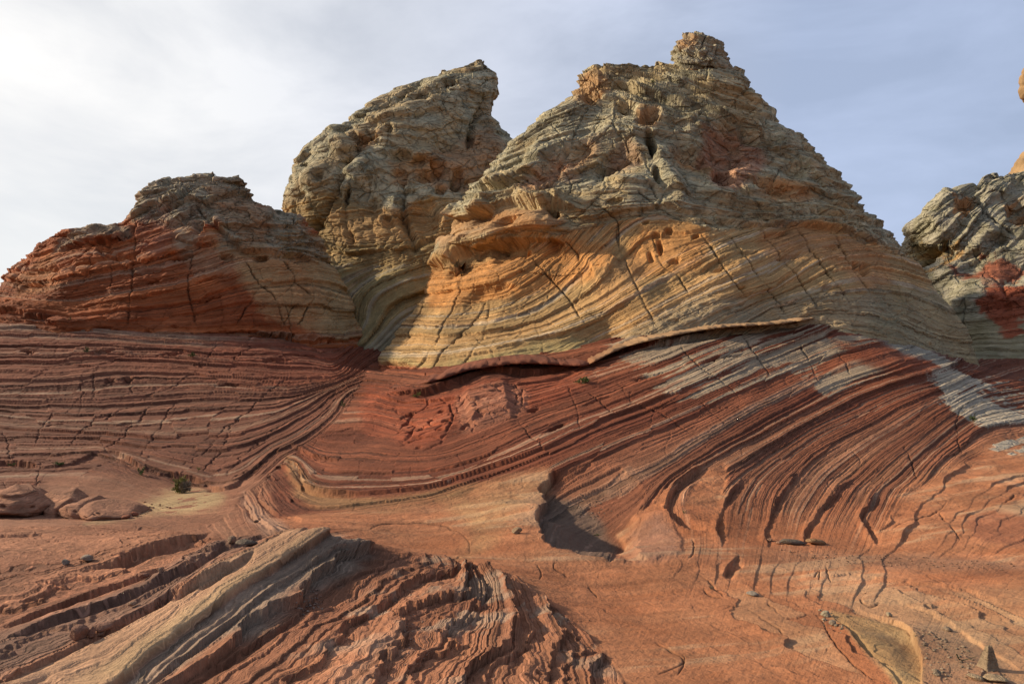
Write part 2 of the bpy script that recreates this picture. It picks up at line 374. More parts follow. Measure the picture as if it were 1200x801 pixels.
REAR = [(77,560,563,.02,60),(79,557,566,0.5,60),(82,540,574,1.2,60),(86,519,581,2.0,60),(95,488,583,3.2,60),(105,465,583,4.2,60),(115,449,580,5,60),(135,420,577,6.2,60),(155,386,590,7.4,60),(165,374,602,8,60),(180,360,612,8.6,60),
 (210,347,625,9.6,60),(235,343,635,10.2,60),(270,340,645,11,60),(300,338,655,11.8,60),(330,335,665,13,60),(370,325,680,15,60),(410,315,700,17.5,60),(450,300,720,20,60),(500,290,740,22,60)]
LEFT = [(206,251,255,.02,45),(209,238,268,0.6,45),(212,206,282,1.3,45),(215,182,285,1.8,45),(222,172,291,2.4,45),(232,165,297,3.0,45),(240,163,306,3.3,45),(250,160,330,3.8,45),(262,152,352,4.3,45),(269,112,360,4.6,45),(275,82,366,4.9,45),(290,66,377,5.5,45),
 (308,48,386,6.1,45),(325,30,394,6.7,45),(340,22,401,7.2,45),(350,8,405,7.6,45),(357,-4,408,8.0,45),(366,-40,411,8.6,45),(376,-80,415,9.4,45),(392,-100,424,9.7,45),(420,-130,436,10.0,45),(460,-160,450,10.5,45)]
RIGHT = [(194,1270,1300,.02,50),(196,1240,1330,0.8,50),(201,1196,1370,1.6,50),(208,1166,1400,2.4,50),(216,1144,1420,3.2,50),(222,1122,1430,3.8,50),(230,1102,1440,4.4,50),(245,1087,1450,5.2,50),(260,1074,1460,5.9,50),(275,1070,1470,6.4,50),(286,1069,1480,6.8,50),(293,1073,1485,7.0,50),(305,1074,1490,7.4,50),(318,1062,1500,8.2,50),
 (340,1048,1520,9.4,50),(380,1030,1540,11.5,50),(420,1005,1560,14.5,50),(460,980,1580,18,50),(500,960,1600,20,50)]
FAR = [(66,1222,1260,0.6,62),(78,1202,1280,1.2,62),(86,1199,1290,1.6,62),(100,1198,1300,2,62),(110,1202,1310,2.4,62),(118,1216,1320,3,62),(150,1224,1330,3.6,62),(172,1208,1350,4,62),(186,1198,1360,4.4,62),(200,1190,1370,5,62),(240,1188,1400,6,62),(460,1186,1450,9,62)]
#=====STAGE1=====
# ------------------------------------------------------------------ sculpting tools
GRAY = (.465, .405, .265); GRAYD = (.30, .275, .185); TAN = (.36, .26, .14); YEL = (.45, .265, .112); ORA = (.45, .205, .065); PINK = (.36, .19, .105)
RED = (.235, .066, .03); REDD = (.15, .042, .024); PALE = (.35, .245, .16); WHITE = (.35, .30, .235); FLOOR = (.36, .17, .083); SAND = (.36, .245, .125); OLIVE = (.235, .185, .085)
BROWN = (.17, .085, .055)
def beds(seed, tmin, tmax, s0=-400, s1=500, tilt=0.0, soft=0.5):
    """a column of beds of random thickness: (positions, relief -1..1, tone 0..1)"""
    r = np.random.default_rng(seed); e = [s0]
    while e[-1] < s1: e.append(e[-1] + math.exp(r.uniform(math.log(tmin), math.log(tmax))))
    e = np.array(e); n = len(e) - 1; R = r.uniform(-1, 1, n); T = r.uniform(0, 1, n)
    g = np.arange(s0, e[-1], 0.12); k = np.clip(np.searchsorted(e, g, 'right') - 1, 0, n - 1)
    f = (g - e[k]) / (e[k + 1] - e[k])
    h = R[k] * (1 - abs(tilt)) + tilt * (1 - 2 * f) * np.minimum(1, (e[k + 1] - e[k]) / tmax * 1.6)
    w = max(1, int(soft / 0.12)); kk = np.hanning(w + 2); kk /= kk.sum()
    h = np.convolve(np.pad(h, (w, w), 'edge'), kk, 'same')[w:-w]; t = np.convolve(np.pad(T[k], (w, w), 'edge'), kk, 'same')[w:-w]
    return g, h, t
ZB = np.full((802, 1201), 1e9)
def zsplat(P):
    px, py = survey(P); k = (P[:, 1] > 1) & (px > 0) & (px < 1199) & (py > 0) & (py < 800)
    np.minimum.at(ZB, (np.round(py[k]).astype(int), np.round(px[k]).astype(int)), P[k, 1])
def hit(px, py):
    """where the line of sight through a bearing meets the rock already built"""
    i, j = int(round(py)), int(round(px)); w = ZB[max(0, i - 2):i + 3, max(0, j - 2):j + 3]; w = w[w < 1e8]
    return at(px, py, float(np.median(w)) if len(w) else 12.0)
class Body:
    def __init__(s, P, wrap=True):
        s.shape = P.shape; s.wrap = wrap
        s.N = grid_normals(P, wrap).reshape(-1, 3); s.P = P.reshape(-1, 3)
        s.px, s.py = survey(s.P); s.px = np.clip(s.px, -3000, 4000); s.py = np.clip(s.py, -3000, 4000)
        s.u = np.clip(s.P[:, 1], 2, 60) / F          # metres per survey unit
        s.n = len(s.P); s.d = np.zeros(s.n); s.col = np.zeros((s.n, 3)); s.front = np.ones(s.n); s.bed = np.zeros(s.n); s.bedk = np.zeros(s.n); s.skin = np.zeros(s.n); s.seam = np.zeros(s.n)
        s.p32 = s.P.astype(np.float32)
    def face(s):
        v = -s.P / np.linalg.norm(s.P, axis=1, keepdims=True); s.front = sm((s.N * v).sum(1), -0.12, 0.10)
    def wx(s, amp=3.0, sc=0.6, seed=3):
        """bearings with natural wobble, for edges of zones"""
        if not hasattr(s, '_w'):
            s._w = (noise3(s.p32, sc, 91), noise3(s.p32, sc, 92), noise3(s.p32, sc * 4, 93) + .6 * noise3(s.p32, sc * 13, 95), noise3(s.p32, sc * 4, 94) + .6 * noise3(s.p32, sc * 13, 96))
        a, b, c, d = s._w; return s.px + amp * (a + .5 * c), s.py + amp * (b + .5 * d)
    def zone(s, poly, soft=6.0, warp=4.0, smooth=True, shift=None):
        x, y = s.wx(warp)
        if shift is not None: y = y + shift; x = x + shift
        p = np.asarray(poly, float)
        if smooth: p = smooth_poly(np.vstack((p, p[:1])), 6)[:-1]
        return sm(poly_sd(x, y, p), -soft, soft)
    def paint(s, m, c, k=1.0):
        s.col += (np.asarray(c)[None] - s.col) * (m * k)[:, None]
    def groove(s, poly, w=1.6, depth=2.0, warp=1.5, taper=True):
        if w < 2.6: w, depth = w * .5, depth * .55
        x, y = s.wx(warp); i, d, sd, t = seg_dist(x, y, smooth_poly(poly, 5), w * 3)
        if len(i):
            k = np.exp(-(d / w) ** 2) * s.front[i] * (np.minimum(1, np.minimum(t, 1 - t) * 8) if taper else 1) * (.35 + .9 * sm(noise3(s.p32[i], 1.3, 78), -.6, .3))
            s.d[i] -= s.u[i] * depth * k
            if w < 1.4: s.seam[i] = np.maximum(s.seam[i], np.clip(k, 0, 1))   # narrow joints: shadow of the crack painted into the colour
    def ledge(s, poly, up, upw, dn, dnw, warp=2.5, taper=6.0, rough=0.0):
        """lip on the left of the line's travel (above, when drawn left to right), undercut on its other side"""
        R = max(upw, dnw) * 1.2; x, y = s.wx(warp); i, d, sd, t = seg_dist(x, y, smooth_poly(poly, 5), R)
        if not len(i): return
        k = np.minimum(1, np.minimum(t, 1 - t) * taper)
        k = k * (.45 + .75 * sm(noise3(s.p32[i], .9, 77), -.5, .5))
        v = np.where(sd > 0, up * sm(sd, upw, 0), -dn * sm(-sd, dnw, 0)); 
        e = sm(sd, -1.0, 1.0); v = v * np.where(sd > 0, e, 1 - e) * 1.0
        s.d[i] += s.u[i] * v * k * s.front[i]
    def bulge(s, poly, w, h, warp=2.0):
        x, y = s.wx(warp); i, d, sd, t = seg_dist(x, y, smooth_poly(poly, 5), w * 2.2)
        if len(i): s.d[i] += s.u[i] * h * np.exp(-(d / w) ** 2) * np.minimum(1, np.minimum(t, 1 - t) * 6 + .2) * s.front[i]
    def pit(s, cx, cy, rx, ry, rot=0, depth=6.0, warp=2.0, sharp=0.5, col=None):
        x, y = s.wx(warp); i = np.nonzero((np.abs(x - cx) < 2 * max(rx, ry)) & (np.abs(y - cy) < 2 * max(rx, ry)))[0]
        if not len(i): return
        c, q = math.cos(math.radians(rot)), math.sin(math.radians(rot)); X = x[i] - cx; Y = y[i] - cy
        r = np.hypot((X * c + Y * q) / rx, (-X * q + Y * c) / ry); m = sm(r, 1.0 + sharp * .3, 1 - sharp)
        s.d[i] -= s.u[i] * depth * m * s.front[i]
        if col is not None: s.col[i] += (np.asarray(col)[None] - s.col[i]) * (sm(r, 1.15, .75) * s.front[i])[:, None]
    def strata(s, sv, seed, tmin, tmax, amp, tilt=0.0, rag=0.8, soft=0.4, m=1.0):
        """relief of beds; amp in survey units; returns tone"""
        if not hasattr(s, '_rag'): s._rag = (fbm(s.p32, .45, 2, .5, 40), fbm(s.p32 / np.maximum(s.u * F / 12, .4)[:, None].astype(np.float32), 2.2, 3, .6, 44))
        g, h, t = beds(seed, tmin, tmax, tilt=tilt, soft=soft)
        q = sv + rag * (2.0 * s._rag[0] + .7 * s._rag[1]) + (s.brk if hasattr(s, 'brk') else 0)
        s.d += s.u * amp * np.interp(q, g, h) * m
        return np.interp(q, g, t)
    def lumps(s, size, amp, m, flat=1.6, seed=5, cr=0.22, warp=.5):
        """weathered knobs parted by cracks"""
        p = s.p32 / size; p = p * np.array((1, 1, flat), np.float32)
        p = p + warp * np.stack((noise3(p, 1.1, seed + 50), noise3(p, 1.1, seed + 51), noise3(p, 1.1, seed + 52)), 1)
        f1, e, cid = cells3(p, seed)
        s.d += s.u * amp * (sm(e, 0, cr) - 0.75 + 0.55 * (cid - .5) + .25 * (0.5 - f1)) * m
        return e, cid
    def pocks(s, size, depth, m, thr=.72, seed=9, flat=1.8):
        """small weathering hollows"""
        p = s.p32 / size * np.array((1, 1, flat), np.float32); f1, e, cid = cells3(p, seed, 0.7)
        r = .30 * (.5 + cid); k = sm(f1, r, r * .45) * (cid > thr) * m * s.front
        s.d -= s.u * depth * k; return k
    def joints(s, a, b, seed, depth, w=0.05, m=1.0, warp=.25):
        n1 = noise3(s.p32, .5, seed + 70) * warp; n2 = noise3(s.p32, .5, seed + 71) * warp
        e, cid = cells2(a + n1, b + n2, seed)
        s.d += s.u * depth * (-(1 - sm(e, 0, w)) + .45 * (cid - .5) * sm(e, 0, w * 2)) * m
        return e, cid
    def rough(s, sc, amp, octv=3, m=1.0, ridge=False, seed=60):
        s.d += s.u * amp * fbm(s.p32, sc, octv, .55, seed, ridge) * m
    def broken(s, a, b, seed, amp):
        """beds offset a little from block to block"""
        n1 = noise3(s.p32, .4, seed + 70) * .35; n2 = noise3(s.p32, .4, seed + 71) * .35
        e, cid = cells2(a + n1, b + n2, seed); s.brk = amp * (cid - .5); s._bc = (e, cid)
    def finish(s, name, mat, parent=None, flip=False, hsign=1):
        s.col = s.col * (1 - .58 * s.seam)[:, None]
        P = s.P + s.N * (s.d * hsign)[:, None]; zsplat(P)
        return grid_mesh(name, P.reshape(s.shape), s.wrap, mat, np.clip(s.col, .01, .9), {'bed': s.bed, 'bedk': np.clip(s.bedk, 0, 1), 'skin': np.clip(s.skin, 0, 1), 'unit': s.u}, flip, parent)
def beds_from(lines): return lines_map(lines, 0.02)
def mix(a, b, t): return np.asarray(a)[None] * (1 - t[:, None]) + np.asarray(b)[None] * t[:, None]
# ------------------------------------------------------------------ the ground
SK = beds_from([
 (165,[(440,440),(520,450),(620,425),(720,405)]),
 (130,[(440,470),(480,478),(560,465),(640,445),(740,415),(800,395)]),
 (100,[(430,505),(500,520),(560,498),(640,470),(760,428),(850,395)]),
 (78,[(345,524),(375,539),(450,545),(520,540),(580,520),(640,495),(760,448),(900,390)]),
 (60,[(349,539),(356,557),(379,569),(450,567),(500,563),(560,545),(640,514),(760,465),(880,412),(960,385)]),
 (36,[(311,569),(307,580),(326,599),(360,608),(412,604),(470,594),(520,584),(580,562),(640,538),(760,490),(870,440),(980,390)]),
 (22,[(640,556),(660,546),(760,505),(870,458),(960,418),(1050,395)]),
 (18,[(289,580),(292,600),(315,622),(345,640)]),
 (-15,[(690,640),(715,620),(740,598),(790,553),(880,498),(980,446),(1080,412)]),
 (-38,[(800,620),(786,600),(790,572),(815,553),(900,512),(1000,458),(1110,424)]),
 (-70,[(850,625),(852,600),(862,575),(890,545),(960,498),(1050,456),(1125,432)]),
 (-105,[(912,635),(915,620),(922,588),(960,545),(1040,492),(1125,452)]),
 (-140,[(965,630),(970,615),(985,585),(1030,540),(1090,495),(1135,468)]),
 (-170,[(1015,625),(1040,575),(1100,515),(1145,485)]),
 (-210,[(1080,620),(1130,560),(1200,525)]),
 (-260,[(1150,620),(1230,580)]),
 (10,[(560,620),(560,680)]),(-20,[(700,680),(700,740)]),
])
LT = beds_from([
 (-40,[(0,580),(80,585),(150,590)]),
 (0,[(0,530),(124,530),(172,546),(232,562),(270,566),(300,545),(322,525),(360,508),(394,480),(410,455)]),
 (20,[(0,515),(112,515),(195,525),(260,530),(300,520),(330,505),(370,480),(390,460)]),
 (38,[(0,497),(112,505),(195,507),(280,503),(330,488),(375,462)]),
 (58,[(0,478),(100,478),(200,472),(290,470),(350,462)]),
 (80,[(0,458),(80,455),(160,449),(240,448),(320,452),(390,446)]),
 (102,[(0,432),(60,433),(150,425),(250,432),(330,438),(400,436)]),
 (130,[(0,400),(100,400),(200,406),(300,411),(400,415)])])
FG = beds_from([
 (-165,[(0,620),(100,615),(200,598),(300,592)]),(-140,[(0,660),(100,640),(200,615),(300,600)]),(-110,[(0,700),(100,670),(200,640),(290,612)]),
 (-75,[(0,757),(88,727),(175,692),(255,637)]),(-45,[(0,798),(88,753),(175,712),(266,657),(330,622)]),
 (0,[(130,800),(210,738),(290,683),(384,622)]),(30,[(190,800),(260,755),(340,700),(420,648)]),(60,[(260,800),(320,757),(400,705),(470,655)]),
 (100,[(340,800),(420,740),(480,700),(540,664)]),(150,[(450,800),(500,760),(545,720),(565,690),(550,662)]),(200,[(560,800),(575,760),(582,720),(578,690),(565,668)]),
 (240,[(640,800),(625,760),(612,720),(600,690)]),(280,[(700,800),(680,750),(650,715)])])
def build_terrain():
    x, y, z, nf = terrain_grid(1.0)
    P = np.stack((x, y, z), -1); B = Body(P, True)
    if B.N[len(B.N) // 2, 2] < 0: B.N = -B.N
    near = sm(np.linalg.norm(B.P, axis=1), 75, 48) * (B.P[:, 1] > 0.5)
    B.front = near * np.ones(B.n)
    Yb = B.P[:, 1]
    # which family of beds
    wl = B.zone([(-400,640),(-400,380),(440,380),(430,432),(402,482),(352,526),(312,560),(286,580),(262,604),(200,618),(100,612),(40,640)], 3, 3) * sm(Yb, 11.5, 12.5)
    wf = B.zone([(-400,900),(-400,640),(0,618),(120,612),(230,628),(300,628),(384,618),(450,640),(560,662),(610,684),(690,748),(740,820),(740,900)], 3, 2) * sm(Yb, 12.6, 11.6)
    # behind the crest of the plank ridge the ground belongs to the centre floor
    wf = wf * sm(Yb, 9.6, 9.1) + wf * (B.px < 345) * (1 - sm(Yb, 9.6, 9.1))
    sk, lt, fg = SK(B.px, B.py), LT(B.px, B.py), FG(B.px, B.py)
    fg = fg + 5 * fbm(B.p32, 1.5, 4, .6, 30)
    # how strongly the beds stand out: the water-smoothed floors hardly at all
    fl = np.zeros(B.n)
    for poly, soft in (([(300,615),(360,606),(450,600),(520,590),(580,566),(640,550),(632,610),(660,640),(740,658),(800,655),(840,660),(900,655),(1000,664),(1260,672),(1260,860),(700,860),(680,740),(600,680),(540,655),(450,640),(385,620)],9),
                 ([(722,622),(760,594),(786,564),(783,600),(800,645),(745,655)],4),([(802,592),(817,562),(850,548),(845,600),(858,622),(830,626)],4),
                 ([(1010,640),(1035,612),(1050,590),(1110,545),(1230,512),(1260,690),(900,664)],12)):
        fl = np.maximum(fl, B.zone(poly, soft, 5))
    sand = B.zone([(100,612),(150,596),(190,580),(215,572),(262,584),(230,598),(160,606)], 8, 4)
    pool = B.zone([(-300,640),(0,600),(60,560),(150,558),(230,572),(300,560),(320,590),(300,640),(200,640)], 8, 4)
    fl = np.clip(fl, 0, 1) * (1 - wf); a0 = (1 - wl) * (1 - wf) * (1 - fl); a_sk = a0 * (1 - .85 * sm(B.py + 18 * noise3(B.p32, .8, 33), 572, 632) * sm(B.px, 755, 800))
    wl2 = wl * (1 - pool * .85)
    pb = 0.55 + 0.45 * noise3(B.p32, .35, 12)
    gz = noise3(np.stack((sk / 22, 0 * sk, 0 * sk), 1).astype(np.float32), 1.0, 14); gq = .35 + .95 * sm(gz, -.5, .45)
    # --- relief of the skirt
    B.broken(np.where(wl > .5, lt / 26, sk / 30), np.where(wl > .5, (B.px + .9 * B.py) / 55, (B.px + .8 * B.py) / 48), 75, 5.0 * (1 - wf) * (1 - fl))
    wn = fbm(B.p32, .25, 3, .5, 21)
    nr = near
    t1 = B.strata(sk + 3 * wn, 11, 3.5, 26, 2.3, tilt=.7, rag=.8, m=a_sk * nr * (.55 + .8 * pb) * gq)
    t2 = B.strata(sk + 3 * wn, 12, 1.3, 4.6, .85, tilt=.4, rag=.4, m=a_sk * nr * (.4 + .9 * sm(noise3(B.p32, .5, 19), -.4, .5)))
    t3 = B.strata(lt + 3 * wn, 13, 4, 13, 2.1, tilt=.6, rag=.7, m=wl2 * nr * (.6 + .6 * pb))
    t4 = B.strata(lt + 3 * wn, 14, 1.6, 4.5, 0.95, tilt=.3, rag=.4, m=wl2 * nr)
    plank = wf * sm(fg, -46, -40) * sm(fg, 2, -2); leftfg = sm(fg, -40, -60)
    fw = fbm(B.p32, .8, 2, .5, 23) + .55 * fbm(B.p32, 2.6, 4, .6, 27)
    t5 = B.strata(-fg + (22 + 22 * sm(fg, 60, 140)) * fw, 15, 16, 70, 12.0, tilt=.7, rag=1.3, m=wf * nr * (1 - .91 * plank) * (1 - .62 * leftfg) * (.6 + .5 * pb), soft=1.2)
    t6 = B.strata(-fg + 14 * fw, 16, 3, 14, 2.2, tilt=.4, rag=.8, m=wf * nr * (1 - .65 * plank) * (1 - .3 * leftfg))
    t6b = B.strata(-fg + 14 * fw, 18, 1.5, 4, .6, tilt=.2, rag=.6, m=wf * nr * (1 - .5 * plank))
    B.rough(.5, 4.0, 3, fl * nr, False, 68)
    # --- hollow and lips
    rim = smooth_poly([(648,549),(640,557),(633,575),(638,590),(630,604),(636,620),(650,633),(666,640),(690,650),(712,656),(738,658),(760,657)], 5)
    rgt = smooth_poly([(648,549),(690,541),(730,548),(752,566),(757,590),(748,615),(750,640),(760,657)], 5)
    x, y = B.wx(4); jg = fbm(B.p32, 2.0, 4, .65, 26); x = x + 9 * jg; y = y + 5 * fbm(B.p32, 2.6, 4, .6, 28); ins = sm(poly_sd(x, y, np.vstack((rim, rgt[::-1]))), -1.0, 1.0)
    dr = np.full(B.n, 200.); dd = np.full(B.n, 200.)
    i, d, _, _ = seg_dist(x, y, rim, 120); dr[i] = d; i, d, _, _ = seg_dist(x, y, rgt, 120); dd[i] = d
    B.d -= B.u * 15 * ins * (dd / (dd + dr + 1e-3)) ** .8 * near
    B.strata(sk + 3 * wn, 19, 2.5, 9, 1.8, tilt=.5, rag=.8, m=ins * near)
    B.ledge([(830,622),(808,618),(790,608),(783,594),(787,574),(800,560),(830,545)], 1.5, 8, 8, 16, warp=3)
    B.ledge([(868,648),(858,656),(850,668),(846,672)][::-1], 2, 10, 6, 14, warp=2)
    B.pit(864,661,8,5,0,4,sharp=.6)
    for l in ([(905,640),(900,620),(908,590),(935,558)],[(850,640),(842,612),(850,585),(872,560)],[(945,640),(950,615),(965,590),(1000,560)],[(1030,640),(1012,618),(1010,600),(1030,580)]):
        B.ledge(l[::1], 2.5, 10, 3.5, 10, warp=4)
    # --- fractures in the floor
    for l in ([(1045,622),(1056,612),(1076,606),(1100,598),(1112,588)],[(1100,600),(1112,615),(1122,632)],[(808,655),(815,640),(812,630)],[(655,655),(650,664),(668,676)],[(630,660),(636,670),(632,680)],[(952,676),(960,668),(958,680)],[(966,664),(970,675),(972,682)],[(1085,672),(1095,680),(1105,687)],
              [(430,622),(460,612),(500,613),(535,622),(549,638),(540,650),(524,656)],[(1175,590),(1200,577)],[(875,712),(890,722),(905,730),(918,742)],[(690,690),(702,700)],[(770,790),(800,775),(797,765)]):
        B.groove(l, 1.3, 2.6, warp=3)
    for l in ([(822,676),(832,684),(842,690),(850,698)],[(826,690),(836,698),(848,700)],[(900,705),(912,716),(922,724)],[(1005,700),(1018,708),(1030,704)],[(958,717),(967,740),(996,775),(1030,806)],[(765,752),(790,765),(800,775),(795,790)],[(1026,720),(1040,728),(1052,726)]):
        B.groove(l, 1.5, 3.6, warp=4)
    # slabs at the lower right
    lr = B.zone([(800,700),(870,690),(1000,694),(1100,700),(1260,735),(1260,860),(960,860),(900,760),(830,730)], 14, 8) * (1 - wf)
    sl = (B.py - .52 * B.px) * .9 + 26 * fbm(B.p32, .9, 4, .55, 46); pt = sm(fbm(B.p32, .5, 2, .5, 47), -.25, .35)
    t8 = B.strata(sl, 48, 9, 34, 3.6, tilt=.75, rag=1.2, m=lr * near * (.25 + .75 * pt)); B.strata(sl, 49, 2, 7, .7, tilt=.4, rag=.6, m=lr * near * pt)
    rr = B.zone([(1000,706),(800,692),(765,668),(790,650),(1010,640),(1035,612),(1060,590),(1110,548),(1230,515),(1260,640),(1100,655)], 14, 8) * (1 - wf)
    B.strata(sk * .8 + 10 * fbm(B.p32, .6, 3, .5, 38), 50, 7, 26, 2.4, tilt=.75, rag=1.2, m=rr * near * (.3 + .7 * pt) * (1 - .45 * sm(B.px, 1020, 960)))
    fq = -.35 * B.px + B.py + 30 * fbm(B.p32, .45, 4, .55, 39)
    B.strata(fq, 51, 10, 50, 1.1, tilt=.8, rag=1.0, m=fl * near * (1 - lr) * (1 - rr) * sm(fbm(B.p32, .35, 3, .5, 41), .0, .3))
    B.ledge([(975,722),(1013,762),(1054,801),(1070,830)][::-1], 3.0, 18, 3, 8, warp=3, taper=8)
    B.ledge([(990,706),(1020,716),(1045,726),(1066,738),(1077,763),(1079,801),(1080,830)], .5, 10, 13, 40, warp=4, taper=2.5)
    B.ledge([(1040,700),(1090,722),(1140,748),(1170,770),(1200,790)], 1.5, 26, 3, 14, warp=6)
    B.ledge([(880,660),(1000,676),(1100,690),(1200,720)], 1, 30, 1.5, 14, warp=8)
    # --- the tilted plank and its broken edge
    edge = [(60,850),(130,800),(210,738),(290,683),(340,650),(384,621)]
    B.d += B.u * wf * near * (3.0 * sm(fg, -36, -3) * sm(fg, 1.5, -.5) - 5.5 * sm(fg, -.5, 1.5) * sm(fg, 22, 6) - 4 * sm(fg, 11, 13) * sm(fg, 34, 16))
    B.d += B.u * wf * near * (-5 * sm(fg, -19, -21) * sm(fg, -40, -24)) * sm(fbm(B.p32, 1.0, 3, .6, 36), 0, .25)
    B.ledge([(170,800),(250,742),(300,705),(345,675),(400,640),(440,640)], 3, 9, 7, 12, warp=3, taper=14)
    B.ledge([(215,800),(290,750),(350,720),(362,700),(420,672),(480,655)], 2, 9, 6, 14, warp=4)
    for l in ([(0,797),(60,770),(110,746),(175,712),(225,682)],[(230,692),(260,672),(300,648)],[(0,752),(88,722),(150,700),(190,683)],[(170,690),(225,662),(266,634)],[(0,735),(60,712),(140,682),(200,660)],[(200,702),(240,680),(272,662)],[(120,660),(180,640),(250,622)]):
        B.ledge(l, 3.5, 16, 8, 10, warp=3)
    wfr = wf * sm(fg, 20, 60)
    B.rough(1.1, 8, 4, wfr * nr, False, 61); B.rough(5.0, 2.0, 4, wfr * nr, True, 66)
    B.rough(2.0, 1.6, 4, wf * nr * (1 - .6 * plank), True, 62)
    # --- left pool: rounded humps, foot of the terraces
    B.ledge([(-60,545),(0,540),(60,545),(124,530),(172,547),(232,562),(262,574),(300,548)], 2.5, 14, 4.5, 10, warp=3, taper=10)
    for l in ([(262,390),(235,425),(200,455),(150,480),(95,505),(66,534)],[(345,432),(300,470),(270,500),(212,548)],[(182,480),(140,515),(120,532)],[(310,375),(290,405),(265,440)],[(210,470),(190,500),(160,540)],[(98,435),(92,490)],[(110,440),(108,470)],
              [(60,480),(40,520)],[(330,500),(300,520),(262,560)],[(290,480),(262,520),(236,560)],[(45,540),(45,560),(34,590)],[(160,455),(140,470)],[(0,500),(14,540)],[(255,575),(285,556),(315,540)]):
        B.groove(l, 1.3, 3.0, warp=5)
    for cx, cy, rx, ry in ((128,449,7,3.2),(150,447,6,3.5),(65,498,10,2),(32,412,8,1.6),(250,436,6,1.6),(330,420,20,2.2),(122,410,14,2.4),(200,414,16,2),(270,452,14,1.8)):
        B.pit(cx, cy, rx, ry, -6, 6, warp=3)
    # --- undercut below the slabs, pillow and pits of the skirt
    B.ledge([(440,462),(480,455),(520,446),(570,434),(640,432),(684,428)], 0, 5, 9, 22, warp=2, taper=8)
    B.ledge([(684,430),(720,412),(780,398),(860,384),(955,376)], 0, 5, 7, 12, warp=2, taper=8)
    B.bulge([(545,478),(600,468)], 22, 9); B.groove([(528,470),(531,490),(522,508)], 2.4, 5); B.groove([(600,445),(612,468),(603,490)], 1.6, 3)
    pk = B.zone([(462,478),(500,466),(528,470),(530,500),(505,522),(470,515)], 6, 4)
    B.lumps(1.1, 3.0, pk, 1.2, 33, .12); B.pocks(.5, 9, pk, .62, 34)
    B.lumps(.9, 3, B.zone([(535,462),(590,450),(618,462),(600,490),(545,505)], 6, 3), 2.4, 35, .12)
    for l in ([(666,449),(676,475),(679,505)],[(726,445),(741,471),(775,486),(809,505)],[(800,402),(815,425),(850,450),(870,470)],[(605,490),(620,510),(640,525)],[(870,392),(885,410),(900,440)],[(935,400),(950,425),(965,450)],[(690,455),(720,490)],[(820,470),(850,500)],[(980,410),(1000,440)],
              [(600,448),(606,470)],[(1060,520),(1075,560)],[(1130,470),(1120,500),(1128,530)]):
        B.groove(l, 1.3, 3.0, warp=3)
    for cx, cy, rx, ry in ((625,477,8,3),(700,470,18,2),(650,500,16,2),(560,492,8,3),(760,440,20,1.6),(850,420,26,1.8),(900,402,18,1.8),(820,398,14,2),(545,500,6,3)):
        B.pit(cx, cy, rx, ry, -18, 5, warp=3)
    # low ledgy steps right of the pool edge
    for l in ([(340,520),(365,535),(400,545)],[(330,540),(350,552),(352,566),(372,576),(420,580)],[(312,565),(304,580),(322,600),(352,612)],[(290,578),(290,594),(312,617),(330,628)]):
        B.ledge(l, 2, 7, 2.5, 6, warp=3)
    ln = np.stack((B.p32[:, 0] * .25 + B.p32[:, 1] * .1, (B.p32[:, 1] - .35 * B.p32[:, 0]) * 2.0, B.p32[:, 2]), 1)
    li = fbm(ln, 1.6, 4, .6, 29); B.d += B.u * 1.1 * li * fl * nr
    e1, c1 = B.joints(sk / 16, (B.px + .8 * B.py) / 46, 71, .8, .022, a_sk * nr * (1 - pk) * (1 - .5 * (1 - pb)))
    e2, c2 = B.joints(lt / 14, (B.px + .9 * B.py) / 40, 72, .7, .02, wl2 * nr)
    B.rough(.9, 3.0, 3, fl * nr * .5, False, 63); B.rough(3.2, .7, 4, nr, False, 64); B.rough(9, .45, 3, nr * (Yb < 16), True, 65)
    B.rough(.3, 4, 3, nr * (1 - fl) * .6, False, 67)
    # ---------------------------------------------------------------- colour of the stone
    m1 = fbm(B.p32, .5, 4, .55, 80) * .5 + .5; m2 = fbm(B.p32, 2.4, 4, .6, 84) * .5 + .5
    B.col[:] = mix(RED, PINK, np.clip((t1 - .35) * .75, 0, 1))
    B.col[:] = mix((.125, .032, .015), (.235, .078, .037), np.clip(.15 + .6 * t1 + .35 * (m1 - .5), 0, 1))
    k = sm(t2, .84, .92) * (.3 + .5 * m2); B.paint(k, PALE, .8)
    B.col *= (.80 + .36 * t2)[:, None]
    hi = sm(sk, 30, -10) * sm(B.py, 440, 560) * a_sk
    B.paint(hi * (.35 + .5 * sm(t1, .4, .7)), (.31, .15, .082), .8)
    # terraces on the left: brownish red with pale partings
    cl = mix((.125, .042, .023), (.225, .092, .052), np.clip(.1 + t3 * .6 + .4 * (m1 - .3), 0, 1)) * (.80 + .36 * t4)[:, None]
    k = (sm(t4, .84, .92) * (.25 + .5 * m2))[:, None]; cl = cl * (1 - k) + k * np.array(PALE)
    B.col += (cl - B.col) * wl[:, None]
    # smoothed floor
    cf = mix((.34, .122, .053), (.425, .195, .096), np.clip(m1 * 1.2 - .1 + .5 * li, 0, 1)) * (.86 + .3 * m2)[:, None]
    B.col += (cf - B.col) * (fl * .93)[:, None]
    m3 = fbm(ln, 3.6, 4, .6, 31)
    cf = cf * (1 + .38 * np.clip(m3, -.5, .6))[:, None]
    k = (sm(m1 + .5 * li, .62, .78) * .55)[:, None]; cf = cf * (1 - k) + k * np.array((.50, .32, .185)); k = (sm(m1 - .4 * m3, .40, .26) * .6)[:, None]; cf = cf * (1 - k) + k * np.array((.34, .125, .052))
    B.col += (cf - B.col) * (fl * .93)[:, None]
    cp = mix((.24, .096, .052), (.32, .155, .088), m1)
    B.col += (cp - B.col) * (pool * (1 - wf) * .8)[:, None]
    B.paint(sand * (m2 > .35), SAND)
